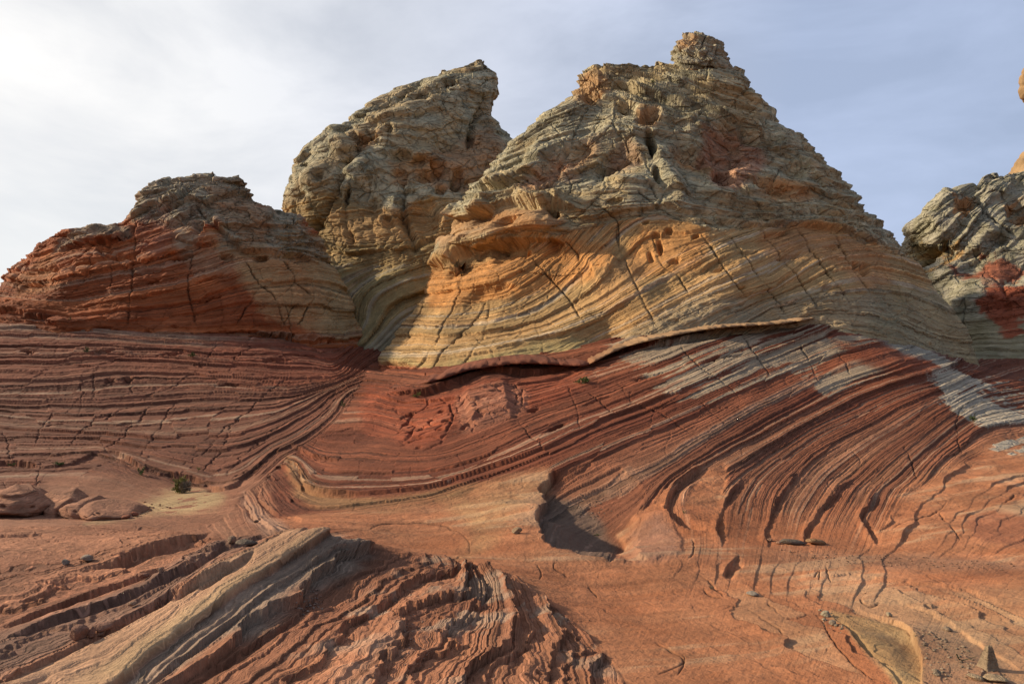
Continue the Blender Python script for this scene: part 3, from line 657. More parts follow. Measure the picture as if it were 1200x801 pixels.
    B.paint(B.zone([(180,408),(300,398),(425,396),(436,425),(400,440),(330,446),(260,428)], 10, 6), (.16, .045, .025), .7)
    # yellow and pale bands in the centre
    B.paint(B.zone([(335,535),(352,552),(372,572),(440,585),(520,572),(560,566),(540,580),(450,598),(370,592),(340,565)], 7, 4) * (t1 * .7 + .3), (.38, .23, .10), .8)
    B.paint(B.zone([(520,590),(600,562),(635,556),(612,590),(560,640),(530,655),(552,620)], 14, 6) * m2, (.42, .26, .12), .8)
    B.paint(B.zone([(285,578),(310,600),(345,630),(320,635),(290,606)], 6, 4), (.36, .22, .15), .6)
    # grey and white stone on the right
    B.paint(B.zone([(735,430),(780,402),(880,385),(955,378),(1040,400),(1010,420),(960,452),(930,430),(880,420),(820,440),(770,440)], 2.5, 8, shift=46 * (t1 - .5) + 24 * (t2 - .5)), (.33, .255, .17), .85)
    wz = B.zone([(1085,420),(1120,430),(1170,455),(1240,470),(1260,500),(1180,496),(1140,488),(1120,470),(1105,450),(1090,440)], 2.5, 14, shift=40 * (t1 - .5) + 24 * (t2 - .5))
    B.paint(wz, (.42, .35, .26)); B.paint(B.zone([(975,400),(1030,410),(1080,418),(1100,435),(1080,440),(1030,432)], 6, 4), RED, .9)
    B.paint(B.zone([(1030,395),(1080,405),(1120,428),(1060,416)], 5, 4), (.3, .26, .2))
    # rusty red skirt foot under the slab
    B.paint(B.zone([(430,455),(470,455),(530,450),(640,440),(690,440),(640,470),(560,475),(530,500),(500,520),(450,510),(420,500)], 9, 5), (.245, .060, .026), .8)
    B.paint(B.zone([(535,462),(590,450),(618,462),(600,490),(545,505)], 6, 3), (.33, .135, .078), .7)
    B.paint(B.zone([(-60,384),(60,386),(200,400),(420,408),(420,440),(300,452),(150,436),(-60,440)], 12, 8) * (.4 + .6 * m1), (.235, .068, .032), .6)
    B.paint(lr * sm(t8, .5, .75), (.45, .275, .15), .6); B.paint(lr * sm(t8, .3, .1), (.33, .13, .06), .6)
    # darker brown floor in and beside the hollow, and the gravel strip
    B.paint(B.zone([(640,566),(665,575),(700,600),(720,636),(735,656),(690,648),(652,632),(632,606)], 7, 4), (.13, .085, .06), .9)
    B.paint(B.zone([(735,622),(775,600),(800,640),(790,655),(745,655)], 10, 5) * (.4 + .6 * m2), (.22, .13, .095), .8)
    B.paint(B.zone([(890,640),(980,648),(1080,650),(1220,662),(1220,672),(1080,664),(960,660),(900,652)], 9, 8) * (.4 + .6 * m2), (.26, .155, .10), .75)
    # foreground ridge
    cg = mix((.155, .058, .031), (.345, .155, .083), np.clip(t5 * .55 + m1 * .9 - .25, 0, 1)) * (.75 + .5 * t6)[:, None]
    B.col += (cg - B.col) * wf[:, None]
    B.paint(plank, (.43, .25, .145), .85)
    B.paint(wf * sm(fg, -20, -6) * sm(fg, 2, -1) * sm(m1, .35, .6), (.46, .31, .16), .6)
    B.paint(wf * sm(fg, 0, 4) * sm(fg + 18 * fw, 40, 22), (.24, .18, .13), .8)
    B.paint(wf * sm(fg, 50, 90) * sm(m1, .55, .68), (.36, .15, .07), .7); B.paint(wf * sm(fg, 50, 90) * sm(m2, .52, .66) * sm(m1, .6, .45), (.30, .22, .155), .6)
    B.paint(wf * sm(fg, -44, -52) * sm(fg, -95, -80) * sm(m1, .35, .6), (.13, .08, .06), .7)
    # lower-right slab
    B.paint(B.zone([(975,714),(1025,722),(1066,737),(1079,763),(1080,820),(1056,812),(1013,763),(975,728)], 5, 3) * (.5 + .5 * m2), (.39, .255, .115), .95)
    B.paint(B.zone([(962,728),(985,735),(1012,768),(1052,806),(1028,806),(996,775),(970,748)], 3, 2), (.34, .125, .055), .9)
    B.paint(B.zone([(1066,737),(1100,735),(1180,790),(1200,830),(1090,830),(1080,770)], 6, 5), (.27, .165, .10), .7)
    B.paint(B.zone([(1060,715),(1160,690),(1260,670),(1260,760),(1200,770),(1120,740)], 14, 8) * m2, (.40, .245, .13), .7)
    B.paint(B.zone([(1130,610),(1200,595),(1260,610),(1260,640),(1150,632)], 6, 5), (.28, .105, .055), .8)
    B.paint(B.zone([(1170,600),(1205,585),(1240,590),(1210,605)], 5, 4), (.45, .29, .17), .8)
    ff = a0 * sm(B.py + 18 * noise3(B.p32, .8, 33), 572, 632) * sm(B.px, 755, 800) * sm(B.px, 1080, 1000)
    B.col += (cf * .92 - B.col) * (ff * .75)[:, None]
    far = 1 - near; B.col = B.col * (1 - far[:, None]) + np.array((.33, .17, .10))[None] * far[:, None]
    B.col *= (.86 + .28 * m2)[:, None]
    B.bed = np.where(wf > .5, -fg + 14 * fw, np.where(wl > .5, lt, sk)) + 3 * wn; B.bedk = near * (1 - .88 * fl) * (1 - .6 * pool) * (1 - .45 * plank) * (1 - .9 * ff); B.skin = near * (.5 * wz + .25 * fl)
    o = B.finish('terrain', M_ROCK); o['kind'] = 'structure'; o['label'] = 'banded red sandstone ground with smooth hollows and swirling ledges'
    return o
build_terrain()
# ------------------------------------------------------------------ the buttes
def thing(name, label, cat, loc=(0, 0, 0), group=None):
    o = bpy.data.objects.new(name, None); C.objects.link(o); o.location = loc; o['label'] = label; o['category'] = cat
    if group: o['group'] = group
    return o
def tag(o, label, cat, group=None):
    o['label'] = label; o['category'] = cat
    if group: o['group'] = group
    return o
def start(rows, nu, nv, sq=1.0, low=1.0, seed=1):
    P = butte_grid(rows, nu, nv, sq=sq); B = Body(P, True)
    # outward normals
    c = B.P - B.P.mean(0)
    if ((B.N * c).sum(1)).mean() < 0: B.N = -B.N; B.flip = True
    else: B.flip = False
    # big uneven shape: shoulders and bays, fading at the outline as seen from the survey point
    v = -B.P / np.linalg.norm(B.P, axis=1, keepdims=True); k = sm(np.abs((B.N * v).sum(1)), 0.0, .5)
    a = low * (.9 * fbm(B.p32, .13, 3, .5, seed) + .35 * noise3(B.p32, .5, seed + 9)) * (.35 + .65 * k)
    B.P = B.P + B.N * a[:, None]; B.p32 = B.P.astype(np.float32)
    G = B.P.reshape(B.shape); N = grid_normals(G, True).reshape(-1, 3); N *= np.sign((N * B.N).sum(1))[:, None]; N[np.abs(N).sum(1) < .1] = (0, 0, 1)
    B.N = N; B.px, B.py = survey(B.P); B.face(); return B
def graycap(B, m, seed, size=2.2, amp=9, sv=None, tv=None):
    """grey weathered caprock: pillowy lenses along the bedding parted by thin clefts, few pocks, a fine skin"""
    w1 = noise3(B.p32, .35, seed + 20); w2 = noise3(B.p32, .35, seed + 21); w3 = noise3(B.p32, 1.2, seed + 22)
    if sv is not None:
        k = 9.5 * size
        for f, am, sd in ((1.0, 1.0, 0), (.42, .30, 1)):
            e, cid, du = cells2((sv + 10 * w1 * f + 3 * w3 * f) / (k * f), (tv + 16 * w2 * f) / (k * 2.6 * f), seed + 30 + sd, .95, True)
            B.d += B.u * amp * am * (-1.1 * np.clip(du, -.6, .6) * sm(e, 0, .12) + .7 * (cid - .5) - .5 * (1 - sm(e, 0, .05))) * m
    else:
        B.lumps(size * 1.3, amp * .62, m, 1.5, seed, .30, .9); B.lumps(size * .5, amp * .2, m, 1.8, seed + 3, .2, .8)
    B.pocks(size * .26, 2.6, m, .87, seed + 5)
    B.rough(.5, 2.0, 3, m, False, seed + 7); B.rough(2.6, .4, 4, m, True, seed + 11)
def main_butte():
    B = start(MAIN, 1180, 720, 1.0, 1.0, 101)
    LO = beds_from([
      (20,[(430,420),(449,418),(509,419),(565,410),(640,397),(715,367),(775,333),(815,308),(850,290),(920,264),(970,258)]),
      (45,[(460,392),(471,388),(524,395),(587,387),(640,371),(685,340),(719,303),(760,268)]),
      (70,[(470,366),(482,368),(539,368),(580,361),(632,337),(670,302),(700,270)]),
      (100,[(490,342),(540,340),(590,330),(630,305),(655,283)]),
      (120,[(500,322),(540,315),(590,298),(625,280)]),
      (-38,[(760,395),(820,365),(880,341),(911,334),(934,315),(951,304),(985,292),(1030,292)]),
      (-10,[(700,395),(780,355),(850,320),(895,300),(930,285),(960,276),(1010,274)]),
      (-62,[(850,380),(920,347),(958,337),(984,325),(1030,322),(1080,335)]),
      (-80,[(900,368),(975,356),(1013,351),(1046,352),(1090,365)]),
      (-98,[(953,368),(1013,372),(1046,382),(1093,402)]),(-125,[(953,400),(1040,405),(1110,430)]),
      (0,[(430,445),(512,437),(560,430),(640,418)]),(-25,[(440,470),(520,462),(600,450)]),(-60,[(760,412),(830,398)])])
    UP = beds_from([
      (60,[(500,313),(525,304),(556,292),(605,278),(631,273),(659,276),(690,268),(725,262),(770,254),(820,262),(875,258),(960,262),(1000,268),(1030,285)]),
      (82,[(520,280),(570,270),(620,255),(660,250)]),
      (105,[(530,258),(560,254),(600,240),(640,236),(690,232),(740,226),(790,232),(850,244),(920,250),(990,255)]),
      (145,[(550,225),(590,207),(640,195),(690,182),(740,178),(790,182),(840,192),(900,207),(960,222)]),
      (185,[(600,172),(640,152),(690,138),(740,136),(800,146),(870,170),(940,190)]),
      (220,[(645,118),(690,103),(725,106),(770,118),(830,134),(895,155)]),
      (245,[(680,90),(720,86),(760,92),(800,104),(860,128)]),(262,[(690,82),(760,80),(830,95),(865,108)])])
    lo, up = LO(B.px, B.py), UP(B.px, B.py)
    x, y = B.wx(3.0)
    # line where the grey cap lies on the yellow cross-beds
    bl = np.array([(380,330),(500,312),(525,304),(556,292),(605,278),(631,273),(659,276),(690,266),(725,258),(765,252),(820,264),(850,270),(880,262),(960,264),(1000,272),(1030,288),(1060,300),(1200,330)], float)
    cap = sm(np.interp(x, bl[:, 0], bl[:, 1]) - y, -2.5, 2.5)
    yel = 1 - cap
    wn = fbm(B.p32, .22, 3, .5, 121)
    pb = .55 + .45 * noise3(B.p32, .3, 122)
    B.broken(lo / 26, (B.px * .8 + B.py * .6) / 26, 135, 3.0 * yel)
    t1 = B.strata(lo + 3 * wn, 21, 5, 18, 2.2, tilt=.35, rag=.4, m=yel * (.7 + .5 * pb))
    t2 = B.strata(lo + 2 * wn, 22, 1.5, 4.5, .9, tilt=.2, rag=.3, m=yel)
    t3 = B.strata(up + 8 * wn, 23, 6, 22, 3.2, tilt=.45, rag=1.0, m=cap * (.6 + .6 * pb), soft=1.5)
    t4 = B.strata(up + 5 * wn, 24, 1.8, 5.5, 1.1, tilt=.2, rag=.6, m=cap)
    smooth = B.zone([(525,245),(560,250),(600,236),(650,243),(660,262),(640,272),(600,278),(560,292),(525,303)], 5, 3)
    graycap(B, cap * (1 - .8 * smooth), 130, 2.9, 5.6, up, B.px + .35 * B.py)
    left = B.zone([(430,450),(500,330),(620,300),(720,300),(700,410),(560,440)], 10, 6)
    e1, c1 = B.joints((lo + 2 * wn) / 22, (B.px * .8 + B.py * .6) / 20, 131, 1.8, .035, yel * (1 - left) * (.5 + .6 * pb), .3)
    B.joints((lo + 2 * wn) / 34, (B.px - B.py * .35) / 44, 132, 1.4, .03, yel * left, .4)
    # shelf of the cap on the left, with the hollowed wall above and below it
    B.bulge([(500,300),(530,294),(560,284),(605,270),(640,264),(670,268)], 11, 20)
    B.ledge([(498,314),(525,307),(556,296),(605,284),(640,280),(665,284)], 5, 8, 17, 26, 2, 12)
    B.ledge([(520,256),(560,252),(590,238),(640,238),(680,246)], 15, 22, 13, 20, 2, 12)
    B.ledge([(540,225),(580,215),(620,196),(650,190)], 7, 14, 7, 10, 3)
    B.pit(597,264,17,11,-12,12,2,.5); B.pit(648,246,6,16,-25,16,1.5,.5); B.pit(583,289,7,4,0,7); B.pit(614,296,8,6,0,10); B.pit(561,300,6,3,0,6); B.pit(525,322,7,6,0,6)
    B.pit(575,342,34,10,-14,8,3,.6); B.bulge([(690,318),(720,300)], 20, 6)
    B.bulge([(540,262),(560,285)], 10, 5); B.bulge([(605,250),(640,252)], 12, 7)
    # alcoves of the upper face
    B.pit(640,195,34,16,-40,18.0,3,.6); B.pit(676,176,22,14,-35,13.5,3,.6); B.pit(760,137,16,7,-15,24.0,2,.4); B.pit(763,168,6,18,-8,30.0,2,.4); B.pit(768,208,5,11,-8,21.0,2,.4)
    B.pit(812,180,28,14,22,21.0,2,.5); B.pit(850,175,30,26,20,16.5,4,.7); B.pit(848,205,12,15,-20,18.0,3,.5); B.pit(905,220,26,9,18,15.0,3,.5); B.pit(720,190,26,14,-40,12.0,3,.6)
    B.pit(930,200,14,9,25,10.5,3,.5); B.pit(880,160,18,7,30,12.0,3,.5); B.pit(690,112,12,8,0,15.0,2,.5); B.pit(735,125,14,6,10,13.5,2,.5); B.pit(905,160,14,10,20,12.0,2,.5)
    B.bulge([(770,178),(785,215),(800,245)], 9, 9); B.bulge([(700,150),(740,165),(752,190)], 10, 6); B.bulge([(740,150),(760,185)], 6, 4)
    B.bulge([(760,250),(820,240),(870,225)], 14, 6); B.bulge([(800,150),(850,140)], 10, 6)
    # laminated crest dipping to the right
    cr = B.zone([(676,98),(690,78),(770,76),(850,100),(900,150),(870,160),(820,140),(760,118),(700,104)], 6, 4)
    B.strata(up + 3 * wn, 25, 2.5, 8, 5.0, tilt=.6, rag=1.2, m=cr)
    B.ledge([(672,98),(700,95),(740,104),(780,118),(820,132)], 5, 12, 8, 10, 2)
    B.ledge([(690,200),(730,185),(760,190)], 5, 12, 6, 12, 3)
    for l in ([(659,278),(677,297),(681,312)],[(722,262),(726,290),(760,365),(775,392)],[(762,272),(775,309),(797,327),(812,350)],[(575,340),(560,375),(528,405),(498,440)],[(540,322),(530,360),(505,410),(480,440)],[(575,350),(566,395),(540,432)],[(620,300),(650,330),(690,385)],
              [(500,335),(490,370),(470,410)],[(690,235),(720,255),(726,290)],[(740,215),(765,240),(800,260)],[(650,190),(668,210),(665,240)],[(760,215),(770,235)],[(600,205),(650,215),(690,205)],[(700,225),(735,215)],[(640,140),(660,165),(662,185)],
              [(890,265),(930,320),(960,370)],[(930,262),(955,300),(985,340),(1000,370)],[(850,272),(880,310),(905,345),(925,380)],[(975,265),(990,300),(1020,345)],[(820,270),(850,315),(875,350)]):
        B.groove(l, 1.7, 5.0, warp=2)
    for l in ([(700,372),(760,340),(800,318)],[(612,405),(680,385),(740,352)],[(550,418),(620,402)],[(880,284),(905,278),(930,264)],[(805,330),(845,303),(890,292)],[(860,350),(905,338),(930,318)],[(905,362),(955,345),(990,330)]):
        B.ledge(l, 2, 7, 3.5, 6, 2)
    for cx, cy, rx, ry, dp in ((768,275,5,3,8),(783,270,5,3,8),(815,275,5,3,9),(772,288,4,9,12),(762,300,4,6,8),(790,305,8,4,8),(840,315,9,3,6),(755,262,5,3,6),(1014,316,8,9,10),(1003,312,4,7,8),(975,290,10,5,6),(925,300,16,4,6),(910,275,16,3,6),(870,338,5,2,6),(968,338,7,3,6),(985,345,8,2,6),(905,258,14,2,5),(640,222,9,3,6),(560,235,9,4,6),(590,222,5,3,6),(720,235,10,5,8)):
        B.pit(cx, cy, rx, ry, -12, dp, 2, .5)
    B.ledge([(860,262),(930,264),(1000,272),(1030,290)], 4, 14, 6, 10, 2, 12)
    B.ledge([(880,150),(915,172),(950,200),(990,245)], 3, 10, 4, 10, 3)
    lowg = B.zone([(700,412),(745,385),(790,362),(850,350),(900,352),(960,346),(1040,352),(1078,366),(1130,430),(1130,520),(700,520),(690,440)], 9, 6)
    B.rough(.8, 3.0, 4, lowg, True, 141); B.pocks(.8, 3, lowg, .75, 142, 3)
    B.rough(1.2, 1.2, 4, yel, True, 143); B.rough(5, .5, 3, 1, True, 144)
    B.ledge([(432,424),(447,428),(475,434),(500,433),(518,440)], 2, 6, 4, 8, 1.5, 10); B.pit(466,428,20,2.5,4,6,1)
    # ------------------------------ stone colours
    m1 = fbm(B.p32, .45, 4, .55, 150) * .5 + .5; m2 = fbm(B.p32, 2.0, 4, .6, 154) * .5 + .5
    cy = mix((.34, .225, .10), YEL, np.clip(t1 * .7 + .5 * m1, 0, 1)) * (.80 + .36 * t2)[:, None]
    cy = np.where((t2 > .87)[:, None], .55 * cy + .45 * np.array((.36, .33, .27)), cy)
    B.col[:] = cy
    gl = np.clip((m2 - .42) * 4, 0, 1)
    cg = mix(GRAYD, GRAY, np.clip(gl * .65 + .5 * m1, 0, 1)) * (.84 + .3 * t4)[:, None]
    tp = (sm(m1 + .25 * (t3 - .5), .46, .66) * .42)[:, None]; cg = cg * (1 - tp) + tp * np.array((.45, .30, .125)) * (.84 + .3 * t4)[:, None]
    B.col += (cg - B.col) * (cap * (1 - .35 * sm(m2, .6, .4) * sm(y, 215, 262)))[:, None]
    O = lambda p, c, k=1, s=7: B.paint(B.zone(p, s, 5) * np.clip(.55 + m2 * .9, 0, 1), c, k)
    O([(523,248),(560,254),(600,240),(650,245),(662,264),(640,270),(600,275),(556,288),(524,302)], (.40, .235, .115), .9, 4)
    O([(500,318),(540,310),(600,292),(640,284),(700,280),(720,310),(680,330),(620,345),(560,352),(505,362),(500,340)], ORA, .9)
    O([(748,268),(800,262),(830,275),(822,310),(780,325),(750,330),(735,300)], ORA, .7)
    O([(890,265),(960,268),(1025,288),(1050,330),(1020,345),(985,320),(950,300),(900,300)], (.40, .195, .08), .75)
    O([(600,225),(620,195),(650,178),(672,180),(655,205),(625,230)], PINK, .85); O([(652,190),(690,160),(700,175),(665,210)], PINK, .6)
    O([(785,168),(830,175),(840,195),(815,200),(795,188)], ORA, .8); O([(822,150),(880,160),(895,195),(860,225),(840,215),(825,185)], (.38, .195, .12), .85)
    O([(680,92),(712,92),(718,108),(690,118),(670,112)], ORA, .6); O([(880,210),(930,212),(950,232),(900,232)], ORA, .7); O([(715,175),(745,165),(750,195),(715,205)], PINK, .6)
    O([(745,130),(775,130),(770,145),(750,146)], ORA, .7); O([(690,330),(740,300),(760,330),(720,370)], (.37, .2, .085), .5)
    O([(1040,330),(1075,350),(1090,390),(1050,380)], (.40, .24, .09), .6)
    O([(560,255),(600,248),(640,262),(600,280)], ORA, .5)
    B.paint(lowg * np.clip(m1 + .35, 0, 1), (.33, .265, .17), .8)
    B.paint(B.zone([(1030,335),(1200,350),(1200,490),(990,490),(960,400),(1010,385)], 9, 8, shift=16 * (t1 - .5)) * np.clip(.45 + .7 * m1, 0, 1), (.285, .235, .135), .85)
    B.paint(B.zone([(455,420),(520,425),(600,412),(680,395),(700,412),(600,425),(520,442)], 6, 4), (.31, .25, .11), .7)
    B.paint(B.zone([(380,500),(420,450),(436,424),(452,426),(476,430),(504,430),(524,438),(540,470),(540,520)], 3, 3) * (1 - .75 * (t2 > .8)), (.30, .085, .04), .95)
    B.col *= (.84 + .32 * m2)[:, None]
    B.bed = np.where(cap > .5, up + 4 * wn, lo + 2 * wn); B.bedk = np.where(cap > .5, .5, 1.0) * np.ones(B.n); B.skin = np.clip(cap * (1 - .8 * smooth) + .45 * lowg, 0, 1)
    root = thing('rock_butte', 'tall central yellow sandstone cone with grey cap and a knob on its summit', 'rock butte', (float(10), 42, 0))
    root.location = (0, 0, 0)
    B.finish('rock_face', M_ROCK, root, B.flip)
    # summit knob: head on a pinched orange neck
    KN = [(37,817,822,.02,42),(39,812,824,.4,42),(42,803,829,.8,42),(46,797,833,1.1,42),(52,793,838,1.35,42),(60,791,845,1.55,42),(70,789,851,1.7,42),(77,788,855,1.75,42),(80,790,857,1.5,42),(84,789,859,1.5,42),(92,786,862,1.8,42),(102,781,868,2.2,42),(118,775,884,2.6,42)]
    K = start(KN, 260, 180, 1.0, .15, 161)
    up2 = np.clip((80 - K.py) / 6, 0, 1)
    graycap(K, .4 + .6 * up2, 163, 1.5, 6.5, -K.py + .3 * K.px, K.px + .2 * K.py); K.lumps(.5, .8, 1, 1.2, 165, .2, .6); K.rough(1.2, 1.8, 4, 1, True, 166); K.rough(6, .8, 3, 1, True, 167)
    K.groove([(786,79),(800,76),(820,77),(845,82),(860,86)], 2.4, 6, 1); K.pit(813,62,6,5,0,5,1); K.groove([(826,42),(822,58),(812,70)], 1.6, 4); K.groove([(838,55),(842,72)], 1.4, 3); K.pit(828,84,5,3,0,5)
    k2 = fbm(K.p32, 2.2, 4, .6, 168) * .5 + .5
    K.col[:] = mix(mix(GRAYD, (.40, .345, .245), np.clip(k2 * 1.5 - .2, 0, 1)), mix(ORA, TAN, k2), np.clip((K.py - 78) / 5, 0, 1) * .85)
    K.paint(K.zone([(795,45),(812,40),(818,52),(800,60)], 4, 2), ORA, .5)
    K.skin += .8; K.finish('summit_knob', M_ROCK, root, K.flip)
    return root
def rear_butte():
    B = start(REAR, 640, 620, 1.0, 1.6, 201)
    S_ = beds_from([(0,[(400,420),(409,412),(433,401),(444,382),(450,368),(469,355),(502,344),(540,330)]),(14,[(330,400),(395,403),(417,393),(425,377),(420,363),(431,346),(455,330),(500,316)]),
      (28,[(320,393),(381,393),(403,382),(409,368),(403,357),(420,338),(442,324),(500,300)]),(52,[(340,352),(375,337),(400,325),(430,310),(480,296)]),(78,[(340,303),(376,284),(411,293),(450,290),(483,284),(518,273),(600,255)]),
      (105,[(345,270),(400,262),(450,260),(510,245),(580,230)]),(130,[(345,240),(400,225),(450,222),(500,215),(560,205)]),(180,[(350,190),(400,165),(460,150),(520,150),(590,150)]),(240,[(420,130),(490,97),(560,85)]),(-25,[(430,425),(470,390),(510,365)])])
    s = S_(B.px, B.py); x, y = B.wx(4.0)
    bl = np.array([(300,240),(345,238),(380,225),(420,238),(470,250),(500,232),(540,240),(640,235)], float)
    cap = sm(np.interp(x, bl[:, 0], bl[:, 1]) - y, -6, 6); sw = sm(y, 300, 330)
    wn = fbm(B.p32, .18, 3, .5, 221)
    t1 = B.strata(s + 3 * wn, 31, 4, 11, 3.0, tilt=.4, rag=.6, m=(1 - cap) * (.35 + .9 * sw)); t2 = B.strata(s + 2 * wn, 32, 1.5, 4, 1.0, tilt=.2, rag=.4, m=(1 - cap))
    t3 = B.strata(s + 10 * wn, 33, 8, 22, 2.0, tilt=.3, rag=3, m=cap)
    graycap(B, cap, 230, 2.8, 3.8, s + .25 * (B.px - 450), B.px + .3 * B.py); B.lumps(1.3, 2, (1 - cap) * (1 - sw), 1, 236, .15)
    # big lobes parted by clefts
    for l in ([(440,130),(430,165),(405,195),(392,225),(372,260),(365,300)],[(478,200),(470,230),(478,270),(486,300)],[(410,215),(404,245),(412,285)],[(500,95),(470,112),(440,130)],[(545,88),(510,108),(480,118)],[(575,110),(560,130),(545,170)]):
        B.groove(l, 4.0, 9, 4); B.groove(l, 1.5, 4, 4)
    for a in (([(350,215),(375,185),(410,160)],20,9),([(400,230),(430,190),(460,160)],16,8),([(440,250),(470,240)],14,6),([(500,120),(550,100)],18,6),([(560,180),(590,170)],14,5)):
        B.bulge(a[0], a[1], a[2])
    for c in ((430,163,13,8,-20,12),(418,160,5,6,0,10),(453,152,8,6,0,9),(375,209,6,7,0,8),(362,195,4,3,0,6),(405,150,10,4,-30,8),(470,183,13,7,-10,10),(488,190,12,7,0,10),(497,207,12,6,0,10),(512,197,9,14,-20,13),(535,211,8,14,10,14),(517,222,8,7,0,10),(467,203,10,5,0,8),(440,245,12,12,0,8),
              (500,255,18,22,10,12),(456,262,7,7,0,8),(395,235,6,14,15,9),(450,185,9,5,0,7),(520,170,14,8,10,6),(490,135,8,4,-20,5),(550,160,6,10,0,6),(475,225,14,4,0,6),(430,200,8,4,-20,6),(570,92,3,2,0,5)):
        B.pit(c[0], c[1], c[2], c[3], c[4], c[5], 2.5, .55)
    B.ledge([(340,308),(376,288),(411,297),(450,294),(483,288),(518,276),(560,266)], 4, 7, 4, 9, 3, 14)
    B.joints(s / 26, (B.px + B.py * .2) / 36, 241, 1.5, .035, (1 - cap) * (1 - sw), .4); B.rough(1.1, 1.6, 4, 1 - cap, True, 243)
    B.pit(335,262,10,20,0,6,2,.6)
    m1 = fbm(B.p32, .35, 4, .55, 250) * .5 + .5; m2 = fbm(B.p32, 1.6, 4, .6, 254) * .5 + .5
    B.col[:] = mix((.26, .185, .085), (.38, .25, .11), np.clip(.6 * t1 + .5 * m1, 0, 1)) * (.82 + .3 * t2)[:, None]
    B.paint(sw, OLIVE, .75); B.col[:] = np.where(((t2 > .75) & (sw > .3))[:, None], B.col * .6 + .4 * np.array((.36, .33, .27)), B.col)
    cg = mix(GRAYD, GRAY, np.clip((m2 - .4) * 3 + .4 * m1, 0, 1)); tp = (sm(m1, .48, .66) * .5)[:, None]; cg = cg * (1 - tp) + tp * np.array((.40, .27, .13)); B.col += (cg - B.col) * cap[:, None]
    O = lambda p, c, k=1, s=7: B.paint(B.zone(p, s, 6) * np.clip(.3 + m2 * 1.1, 0, 1), c, k)
    O([(540,160),(570,150),(590,180),(570,205),(540,225),(505,215),(500,185)], (.36, .195, .095), .85); O([(460,195),(505,180),(510,205),(460,212)], ORA, .6); O([(415,155),(445,155),(440,172),(420,172)], ORA, .6)
    O([(380,240),(430,245),(520,240),(520,275),(450,285),(390,280)], (.39, .215, .09), .6); O([(560,120),(580,120),(575,160),(560,160)], (.3, .2, .11), .5)
    B.paint(B.zone([(280,470),(290,410),(400,412),(420,408),(430,440),(430,480)], 4, 4), (.17, .05, .028), .9)
    B.paint(B.zone([(405,412),(440,395),(500,360),(540,360),(460,440),(420,440)], 6, 4), (.24, .21, .14), .7)
    B.col *= (.84 + .32 * m2)[:, None]
    B.bed = s + 2 * wn; B.bedk = 1 - .75 * cap; B.skin = cap
    root = thing('rock_butte', 'grey domed butte with pitted face and hooked peak behind the central cone', 'rock butte')
    B.finish('rock_face', M_ROCK, root, B.flip)
